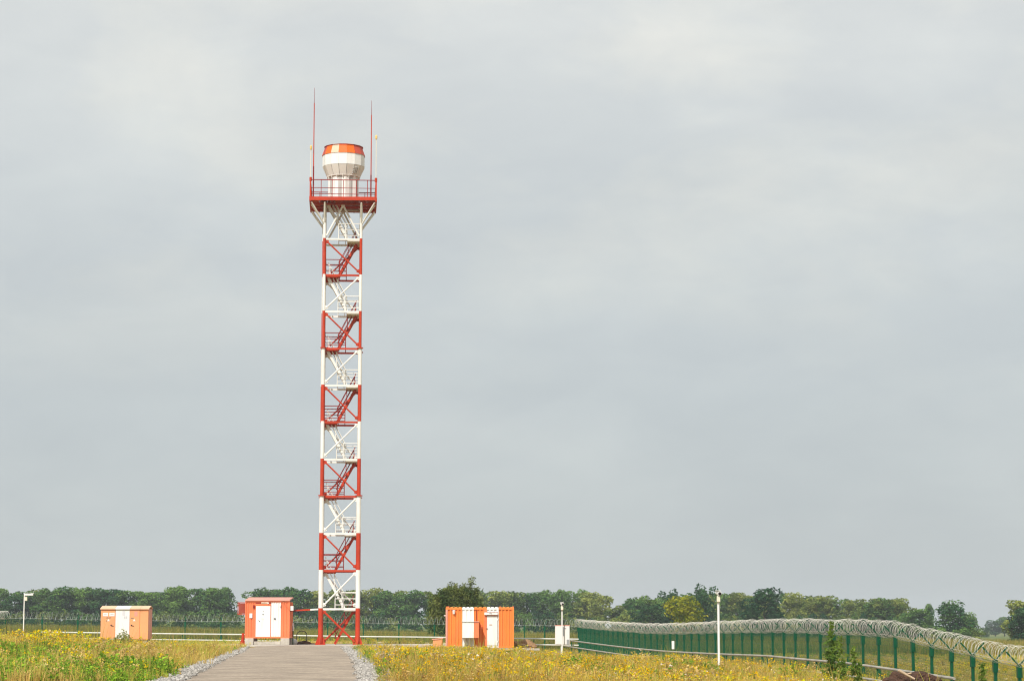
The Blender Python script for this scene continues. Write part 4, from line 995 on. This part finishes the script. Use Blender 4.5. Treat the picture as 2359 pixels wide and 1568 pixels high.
def belt(us_, vs_, step, label, group, pale, Y0=600):
    u = us_[0] + step * .3
    while u < us_[-1]:
        if u + step * .8 >= us_[-1]: break
        v = interp(u, us_, vs_) + rnd.uniform(-2, 5); k_ = 'pale' if rnd.random() < pale(u) else 'belt'
        tree(k_, u, v, Y0 + rnd.uniform(-14, 22), 'belt_tree', label, group, wpx=rnd.uniform(62, 84)); u += step * rnd.uniform(.7, 1.1)
belt(topu, topv, 29, 'dark green broadleaf tree in the distant belt left of the sky notch', 'belt trees left of the notch', lambda u: .05)
belt(topu2[:10], topv2[:10], 29, 'broadleaf tree in the distant belt behind the red and white tower', 'belt trees behind the tower', lambda u: .05 + .6 * (u - 590) / 400)
belt(topu2[10:], topv2[10:], 29, 'broadleaf tree in the distant belt right of the striped container', 'belt trees right of the container', lambda u: .4)
belt(topu3, topv3, 28, 'broadleaf tree in the distant belt behind the green razor wire fence', 'belt trees behind the near fence', lambda u: .25 + .4 * (u > 1800), 560)
for u in (1000, 1045, 1090): tree('pale', u, 1360, 610, 'belt_tree', '', 'belt trees behind the willow', wpx=58)
# trees that stand out
def one(kind, u, v, Y, wpx, label, **k_): tree(kind, u, v, Y, 'field_tree', label, None, wpx, **k_)
one('dark', 1545, 1357, 500, 62, 'dark rounded tree left of the tall dark tree behind the fence')
one('dark', 1500, 1392, 480, 90, 'low dark spreading tree behind the left part of the razor coils', q=1)
one('dark', 1621, 1346, 470, 74, 'tall dark green tree just left of the nearest camera pole', q=0)
one('dark', 1585, 1374, 490, 66, 'dark tree between the golden tree and the tall dark one', q=1)
one('dark', 1761, 1354, 440, 108, 'broad dark green tree to the right of the nearest camera pole', q=1)
one('gold', 1572, 1373, 330, 118, 'golden green bushy tree behind the razor coils left of the camera pole')
one('belt', 2137, 1390, 560, 38, 'small slim tree at the right end of the distant belt', q=2)
one('conic', 2190, 1386, 470, 126, 'large pointed green tree right of the distant belt')
one('conic', 2228, 1412, 480, 80, 'lower pointed tree against the right side of the large pointed tree')
one('belt', 2110, 1402, 520, 84, 'spreading green tree left of the large pointed tree', q=4)
one('belt', 2292, 1426, 1100, 50, 'small hazy distant tree in the gap near the right edge', q=1)
one('belt', 2313, 1420, 1150, 46, 'hazy distant tree touching the tree at the right edge', q=3)
one('dark', 2271, 1443, 900, 26, 'tiny rounded tree between the large pointed tree and the hazy tree', q=0)
one('pale', 2348, 1381, 430, 96, 'big yellowish tree cut by the right edge of the picture', q=0)
one('dark', 2362, 1398, 425, 90, 'dark green tree standing behind the yellowish one at the right edge', q=1)
# understorey
u = -10
while u < 2120:
    if not (1395 < u < 1412):
        lbl = ('low shrub under the distant tree belt left of the tower', 'undergrowth left') if u < 780 else (('low shrub under the distant tree belt between tower and fence corner', 'undergrowth middle') if u < 1333 else ('low shrub under the distant tree belt behind the near fence', 'undergrowth right'))
        tree('shrub', u, rnd.uniform(1402, 1424) + (12 if 575 < u < 592 else 0) + max(0, (u - 1400) * .012), 575 - (40 if u > 1400 else 0), 'understorey_shrub', lbl[0], lbl[1], wpx=rnd.uniform(44, 70))
    u += rnd.uniform(24, 34)
for q, u in enumerate((2130, 2165, 2215, 2250)):
    tree('shrub', u, 1440 + q * 2, 460, 'understorey_shrub', ORD[q] + ' low shrub from the left at the foot of the large pointed tree', 'undergrowth far right', wpx=60)
# willow bush behind the striped container
def willow():
    Y = 212; p_ = pt(1050, 1332, Y); zg = tz(p_.x, Y) - .1
    o = empty('willow_tree', (p_.x, Y, zg), 'tall feathery willow rising behind the striped container', 'tree')
    Hh = p_.z - zg; Q = []; UP = []; mb = MB(); r_ = random.Random(3)
    s_ = 5140 / Y
    tipsu = [(1032, 1347), (1050, 1345), (1088, 1331), (1070, 1345), (1042, 1345), (1100, 1352), (1015, 1358), (1005, 1370), (1000, 1385), (995, 1400), (1109, 1375), (1112, 1395), (1060, 1350), (1080, 1352), (1022, 1362)]
    tips = [((u - 1050) / s_, (1332 - v) / s_ + Hh) for u, v in tipsu] + [(r_.uniform(-2.6, 2.5), r_.uniform(.35, .85) * Hh) for _ in range(75)]
    for ti_, (tx, tz_) in enumerate(tips):
        ty = r_.uniform(-1.8, 1.8); bx0 = tx * .25; prev = Vector((bx0, ty * .25, 0))
        pts_ = []
        for q in range(1, 9):
            t_ = q / 8; pnt = Vector((bx0 + (tx - bx0) * t_ ** .8, ty * (.25 + .75 * t_), tz_ * t_)); mb.tube(prev, pnt, .035 * (1.1 - t_), 4, .035 * (1.1 - t_) * .8, cap=False)
            for _ in range(int(13 + 10 * t_) * (4 if ti_ < 15 else 1)):
                f_ = r_.random(); c_ = prev.lerp(pnt, f_); w2 = .42 * (1.15 - t_) + (.09 if ti_ < 15 else .05)
                Q.append((c_.x + r_.gauss(0, w2), c_.y + r_.gauss(0, w2), c_.z + r_.gauss(0, .12))); UP.append((0, 0, 1))
            prev = pnt
    for _ in range(9500):
        a = r_.uniform(0, 6.28); rr = math.sqrt(r_.random()); zq = r_.uniform(.08, .86); z = zq * Hh; wd = 2.95 * math.sqrt(max(.02, 1 - (zq / .93) ** 2.6)) * (1 + .10 * math.sin(a * 3 + zq * 9))
        Q.append((math.cos(a) * rr * wd, math.sin(a) * rr * 1.9, z)); UP.append((0, 0, 1))
    V_ = leaf_quads(np.array(Q), .082, 2.0)
    link_mesh('crown', quads_mesh('crown', V_, M['leafW']), o); mb.build('trunk', M['bark'], o)
willow()

# ------------------------------------------------------------------ meadow plants
def blades(n, h, spread, w_, seed, cols_, lean=.3):
    r_ = np.random.default_rng(seed); F = []; C_ = []
    for q in range(n):
        a = r_.uniform(0, 6.28); b = np.array([math.cos(a), math.sin(a), 0]) * r_.uniform(0, spread); hh_ = h * r_.uniform(.55, 1.1)
        d = np.array([math.cos(a + r_.normal() * .6), math.sin(a + r_.normal() * .6), 0]) * lean * hh_ * r_.uniform(.3, 1.3)
        pr = np.array([-math.sin(a), math.cos(a), 0]) if r_.random() < .4 else np.array([1, r_.uniform(-.5, .5), 0]); pr = pr / np.linalg.norm(pr) * w_ / 2
        m1 = b + d * .3 + [0, 0, hh_ * .6]; t_ = b + d + [0, 0, hh_]
        F.append([b - pr, b + pr, m1 + pr * .7, m1 - pr * .7]); F.append([m1 - pr * .7, m1 + pr * .7, t_ + pr * .15, t_ - pr * .15])
        c_ = np.array(cols_[r_.integers(len(cols_))]) * r_.uniform(.75, 1.25); C_ += [c_ * .9, c_]
    return np.array(F), np.array(C_)
def leafy(n, h, spread, size, seed, cols_, stemc, tops=None, topc=None, topn=0, tops_s=.02, stems=5):
    r_ = np.random.default_rng(seed); F = []; C_ = []
    for s_ in range(stems):
        a = r_.uniform(0, 6.28); e = np.array([math.cos(a) * spread * r_.uniform(.2, 1), math.sin(a) * spread * r_.uniform(.2, 1), h * r_.uniform(.7, 1.08)]); b = e * [.3, .3, 0]
        pr = np.array([.007, 0, 0]); F.append([b - pr, b + pr, e + pr * .6, e - pr * .6]); C_.append(np.array(stemc))
        for q in range(n):
            t_ = r_.uniform(.1, 1); c_ = b + (e - b) * t_; d = r_.normal(size=3); d[2] = abs(d[2]) * .5; d /= np.linalg.norm(d); u_ = np.cross(d, r_.normal(size=3)); u_ /= np.linalg.norm(u_)
            s2 = size * r_.uniform(.6, 1.3) * (1.2 - .5 * t_); F.append([c_, c_ + d * s2 * .5 + u_ * s2 * .22, c_ + d * s2, c_ + d * s2 * .5 - u_ * s2 * .22]); C_.append(np.array(cols_[r_.integers(len(cols_))]) * r_.uniform(.7, 1.3))
        for q in range(topn):
            c_ = e + r_.normal(size=3) * [.045, .045, .03]; s2 = tops_s * r_.uniform(.7, 1.4); n_ = r_.normal(size=3); n_[2] += 1.2; n_[1] -= .6; n_ /= np.linalg.norm(n_)
            u_ = np.cross(n_, [1, .2, 0]); u_ /= np.linalg.norm(u_); v_ = np.cross(n_, u_); F.append([c_ - u_ * s2, c_ - v_ * s2, c_ + u_ * s2, c_ + v_ * s2]); C_.append(np.array(topc) * r_.uniform(.8, 1.15))
    return np.array(F), np.array(C_)
straw = [(.56, .42, .12), (.64, .50, .17), (.52, .34, .10), (.62, .45, .15)]
olive = [(.36, .37, .05), (.46, .43, .07), (.27, .33, .045)]
green = [(.19, .34, .03), (.28, .42, .04), (.12, .24, .03)]
brown = [(.50, .31, .10), (.58, .40, .15), (.36, .20, .06)]
V = {}
V['straw'] = [blades(13, .42, .16, .014, 100 + q, straw, .45) for q in range(5)]
V['olive'] = [blades(13, .46, .17, .015, 120 + q, olive + straw[:1], .4) for q in range(5)]
V['green'] = [leafy(9, .42, .22, .11, 140 + q, green, (.12, .15, .03), stems=4) for q in range(5)]
V['tansy'] = [leafy(6, .52, .22, .08, 160 + q, olive + green[:1], (.2, .18, .06), topc=(.84, .50, .015), topn=5, tops_s=.022, stems=4) for q in range(5)]
V['brown'] = [leafy(7, .46, .2, .06, 180 + q, brown, (.25, .14, .07), topc=(.60, .43, .17), topn=4, tops_s=.024, stems=5) for q in range(5)]
V['fluff'] = [leafy(5, .55, .2, .07, 200 + q, brown + straw, (.3, .22, .1), topc=(.60, .52, .40), topn=3, tops_s=.022, stems=4) for q in range(4)]
V['gold'] = [leafy(12, .50, .26, .07, 260 + q, [(.72, .42, .06), (.64, .38, .09), (.55, .44, .06)], (.4, .3, .08), stems=5) for q in range(4)]
V['tall'] = [blades(7, .85, .14, .010, 240 + q, olive + straw, .25) for q in range(4)]
V['crop'] = [blades(7, 1.0, .22, .03, 220 + q, [(.24, .22, .055), (.17, .20, .045), (.34, .25, .09)], .22) for q in range(5)]
def pnoise(X, Y, s, seed):
    r_ = np.random.default_rng(seed); o_ = 0
    for q in range(7):
        a = r_.uniform(0, 6.28); k_ = (.6 + 1.1 * q) / s * .55; o_ = o_ + np.sin((X * math.cos(a) + Y * math.sin(a)) * k_ + r_.uniform(0, 6.28)) / (1 + .35 * q)
    return o_ / 2.2
def scatter(name, X, Y, kinds, label, cat='plants', scale=None, tint=None, wscale=True):
    n = len(X); Zg = terrain(X, Y); fs, cs = [], []
    for kind in set(kinds):
        sel = np.where(kinds == kind)[0]; vi = rng.integers(0, len(V[kind]), len(sel))
        for q in range(len(V[kind])):
            s_ = sel[vi == q]
            if not len(s_): continue
            F, C_ = V[kind][q]; a = rng.uniform(0, 6.28, len(s_)); ca, sa = np.cos(a), np.sin(a)
            s2 = rng.uniform(.65, 1.3, len(s_)) * (1 if scale is None else scale[s_])
            ws = s2 * np.clip(Y[s_] / 75, 1, 2.2) ** .5
            x = F[None, ..., 0] * ca[:, None, None] - F[None, ..., 1] * sa[:, None, None]; y = F[None, ..., 0] * sa[:, None, None] + F[None, ..., 1] * ca[:, None, None]
            v = np.stack([x * ws[:, None, None] + X[s_][:, None, None], y * ws[:, None, None] + Y[s_][:, None, None], F[None, ..., 2] * s2[:, None, None] + Zg[s_][:, None, None] - .02], -1)
            tn = rng.uniform(.95, 1.50, (len(s_), 1, 1)) * (1 + .20 * np.clip(pnoise(X[s_], Y[s_] * .4, 3.5, 33), -1.4, 1.2))[:, None, None]; c_ = np.minimum(C_[None] * tn, .82)
            fs.append(v.reshape(-1, 4, 3)); cs.append(c_.reshape(-1, 3))
    o = bpy.data.objects.new(name, quads_mesh(name, np.concatenate(fs), M['veg'], np.concatenate(cs))); COL.objects.link(o); tag(o, label, cat, kind='stuff'); return o
def field_points(n, y0, y1, power=1.0, xl=-.245, xr=.245):
    Y = y0 + (y1 - y0) * rng.random(n) ** power; X = Y * (xl + (xr - xl) * rng.random(n)); return X, Y
def offroad(X, Y):
    a = np.array([edge(Lg, y) for y in Y]); b = np.array([edge(Rg, y) for y in Y])
    j = rng.normal(0, .18, len(X))
    onroad = (X > a + .05 + j) & (X < b - .15 + j) & (Y < PAD_Y0 + 1)
    onpad = (Y > PAD_Y0 - .3) & (Y < PAD_Y1 - 1.2) & (X > -19.3) & (X < -2.4)
    c1_ = (np.abs(X + 2.0) < 2.6) & (Y > 133.4) & (Y < 136.6)
    return ~(onroad | onpad | c1_)
def choose(X, Y):
    n1_ = pnoise(X, Y * .5, 5, 1); n2_ = pnoise(X, Y * .5, 2.2, 2); n3_ = pnoise(X, Y * .5, 3.2, 3); r_ = rng.random(len(X))
    k_ = np.full(len(X), 'straw', dtype=object)
    left = X < -.03 * Y - 3.5
    k_[r_ < np.where(left, .48, .40)] = 'olive'
    g = np.where(left, (n1_ + .9 * (Y < 72) + .3 * (Y < 95) > .45), (n2_ > .55)); k_[g & (r_ > .28)] = 'green'
    ty = np.where(left, .010, .045) + np.where(n3_ > .5, .11, 0) - np.where(left & (Y < 75), .07, 0)
    r2 = rng.random(len(X)); k_[(r2 < ty)] = 'tansy'
    br = np.where(~left, .05, .02) + np.where((n2_ < -.75), np.where(left, .12, .26), 0); r3 = rng.random(len(X)); k_[r3 < br] = 'brown'
    r4 = rng.random(len(X)); k_[(r4 < .008) & ~left] = 'fluff'
    r5 = rng.random(len(X)); k_[r5 < .03] = 'tall'; r6 = rng.random(len(X)); k_[(r6 < np.where(left, .06, .09) + np.where(n1_ < -.4, .14, 0)) & (k_ != 'tansy')] = 'gold'

    tan_ = left & (pnoise(X, Y * .5, 4.5, 41) > .45) & (rng.random(len(X)) < .7); k_[tan_] = np.where(rng.random(tan_.sum()) < .12, 'brown', 'straw')
    return k_
X, Y = field_points(44000, 50, 141, 1.0); m_ = offroad(X, Y); X, Y = X[m_], Y[m_]
kd = choose(X, Y); near_right = (X > 5) & (Y < 100)
sc_ = 1.0 + .38 * pnoise(X, Y, 4, 9) + .15 * pnoise(X, Y, 1.3, 19)
lft = X < -.03 * Y - 3.5
sc_ *= .88 * np.interp(Y, [55, 95], [1.25, 1.0]); sc_ *= np.where((X > -8) & (X < 6), np.interp(Y, [95, 120], [1, .5]), 1); sc_ *= np.where(X < -8, np.interp(Y, [90, 125], [1, .65]), 1)
for nm, ks, lb in (('dry_grass', ('straw', 'olive', 'tall', 'gold'), 'straw coloured and olive grass covering both sides of the road'), ('green_weeds', ('green',), 'leafy bright green weeds growing in patches in the meadow'),
                   ('yellow_flowers', ('tansy',), 'yellow flowering weeds scattered through the dry meadow'), ('brown_weeds', ('brown', 'fluff'), 'dried brown and fluffy seed heads in the meadow')):
    s_ = np.isin(kd, ks); scatter(nm, X[s_], Y[s_], kd[s_], lb, 'wild plants', sc_[s_])
# between the pad and the far fence, beyond it, and right of the near fence
X, Y = field_points(12000, 141, 190, 1.0); m_ = offroad(X, Y); X, Y = X[m_], Y[m_]
r_ = rng.random(len(X)); kd = np.where(r_ < .5, 'straw', np.where(r_ < .8, 'olive', np.where(r_ < .9, 'green', 'tansy'))).astype(object)
scatter('rough_grass', X, Y, kd, 'rough mixed grass between the concrete pad and the far fence', 'grass', np.full(len(X), .55))
X, Y = field_points(26000, 190, 330, 1.2, -.25, .25); kd = np.full(len(X), 'crop', dtype=object)
scatter('field_crop', X, Y, kd, 'tall yellow green crop growing beyond the far fence', 'crop', np.full(len(X), 1.0))

# tall single weeds
def tall_weed(u, vtop, Y, label, wd=.5, seed=0, m=None, stalks=3, leaf=.05):
    p_ = pt(u, vtop, Y); zg = tz(p_.x, Y); h = p_.z - zg; r_ = random.Random(seed)
    o = empty('tall_weed', (p_.x, Y, zg), label, 'weed', 'tall single weeds'); mb = MB(); Q = []
    for k_ in range(stalks):
        hk = h * (1 if k_ == 0 else r_.uniform(.45, .85)); a0 = r_.uniform(0, 6.28); ln0 = 0.05 if k_ == 0 else wd * r_.uniform(.4, .9); tip = Vector((math.cos(a0) * ln0, math.sin(a0) * ln0, hk)); ba = Vector((tip.x * .25, tip.y * .25, -.05))
        bend = Vector((r_.uniform(-.06, .06), 0, 0)); mid = ba.lerp(tip, .5) + bend
        mb.tube(ba, mid, .013, 5, .010).tube(mid, tip, .010, 5, .004)
        nb = int((8 + 10 * hk) / (1 if k_ == 0 else 1.4))
        for q in range(nb):
            t_ = (q + r_.random()) / nb * .95 + .05; s_ = (ba.lerp(mid, t_ * 2) if t_ < .5 else mid.lerp(tip, t_ * 2 - 1)); a = r_.uniform(0, 6.28)
            ln = wd * (.35 + .65 * math.sin(math.pi * min(1, t_ * 1.1 + .05))) * (1.0 if t_ < .8 else .55) * r_.uniform(.25, 1)
            e = s_ + Vector((math.cos(a) * ln, math.sin(a) * ln, ln * r_.uniform(.1, .9)))
            mb.tube(s_, e, .005, 4, .002, cap=False)
            for _ in range(9): c_ = s_.lerp(e, r_.uniform(.3, 1.1)); Q.append((c_.x + r_.gauss(0, .04), c_.y + r_.gauss(0, .04), c_.z + r_.gauss(0, .035)))
    mb.build('stem', M['leafP'], o); link_mesh('foliage', quads_mesh('foliage', leaf_quads(np.array(Q), leaf, 1.8), m or M['leafP']), o)
tall_weed(1913, 1430, 88, 'tallest leafy green weed rising in front of the razor coils', .42, 1, stalks=4)
tall_weed(1932, 1466, 86, 'bushy weed leaning against the tallest weed on its right', .4, 2)
tall_weed(1966, 1494, 85, 'leafy weed right of the tallest weed before a fence post', .34, 3)
tall_weed(2262, 1528, 70, 'bushy weed in front of the last fence posts at right', .3, 6)
tall_weed(1195, 1492, 112, 'narrow upright weed below the right end of the striped container', .10, 7, stalks=2)
tall_weed(1085, 1506, 88, 'slim green weed in the meadow below the left part of the striped container', .18, 8)
tall_weed(1136, 1506, 82, 'bushy green weed in the meadow below the container door', .26, 9)
tall_weed(1173, 1502, 86, 'leaning green weed in the meadow below the right container stripe', .2, 10)
tall_weed(978, 1500, 92, 'slender green weed left of the small orange box', .16, 11)
M['leafH'] = foliage_mat('pale_weed_leaves', .35, False, (.20, .24, .05), (.42, .42, .12), .2, 2.0)
tall_weed(283, 1450, 138, 'pale reedy weed hiding the foot of the white cabinet door', .40, 14, M['leafH'], 6, .035)
tall_weed(270, 1462, 137, 'pale weed before the left door of the pale orange cabinet', .3, 15, M['leafH'], 5, .035)
tall_weed(298, 1462, 137, 'pale weed before the right door of the pale orange cabinet', .3, 16, M['leafH'], 5, .035)
# earth mound at lower right with a stick, earth patches at left
b_ = pt(2100, 1560, 68); m0 = lump('earth_mound', M['soil'], (b_.x, 68, pt(2100, 1543, 68).z - .5), (.85, .8, .46), 21, 'dark brown earth mound in front of the fence at lower right', 'earth mound', 5, rough=.11)
sk = MB().tube((-.22, 0, .10), (.26, .05, -.16), .045, 7, .03).tube((.02, .02, -.02), (.16, -.02, .02), .02, 5).build('broken_stick', M['wood']); q_ = pt(2087, 1549, 66.9); sk.location = (q_.x, 66.9, q_.z - .02); tag(sk, 'bleached broken stick lying on the dark earth mound', 'stick')
for (u, v, Y, s, sd_, lb) in ((172, 1480, 118, (1.9, 1.0, .30), 31, 'bare dry soil heap in the weeds left of the pale orange cabinet'), (78, 1490, 98, (1.2, .9, .3), 33, 'brown dry soil heap in the weeds at the far left')):
    q_ = pt(u, v, Y); lump('soil_heap', M['clay'], (q_.x, Y, tz(q_.x, Y) + .12), s, sd_, lb, 'earth heap', 3)

# ------------------------------------------------------------------ haze
hz = MB().box(-3050, 3050, -450, 4050, -8, 48).mesh('haze', M['dark'])
hm = bpy.data.materials.new('haze'); hm.use_nodes = True; t = hm.node_tree; t.nodes.clear()
ho = t.nodes.new('ShaderNodeOutputMaterial'); pv = t.nodes.new('ShaderNodeVolumePrincipled'); pv.inputs['Color'].default_value = (.86, .93, 1.0, 1); pv.inputs['Density'].default_value = .00018; pv.inputs['Anisotropy'].default_value = 0.0
t.links.new(pv.outputs[0], ho.inputs['Volume'])
hz.materials.clear(); hz.materials.append(hm)
o = bpy.data.objects.new('haze', hz); COL.objects.link(o); tag(o, 'thin pale haze over the whole field', 'haze', kind='stuff')
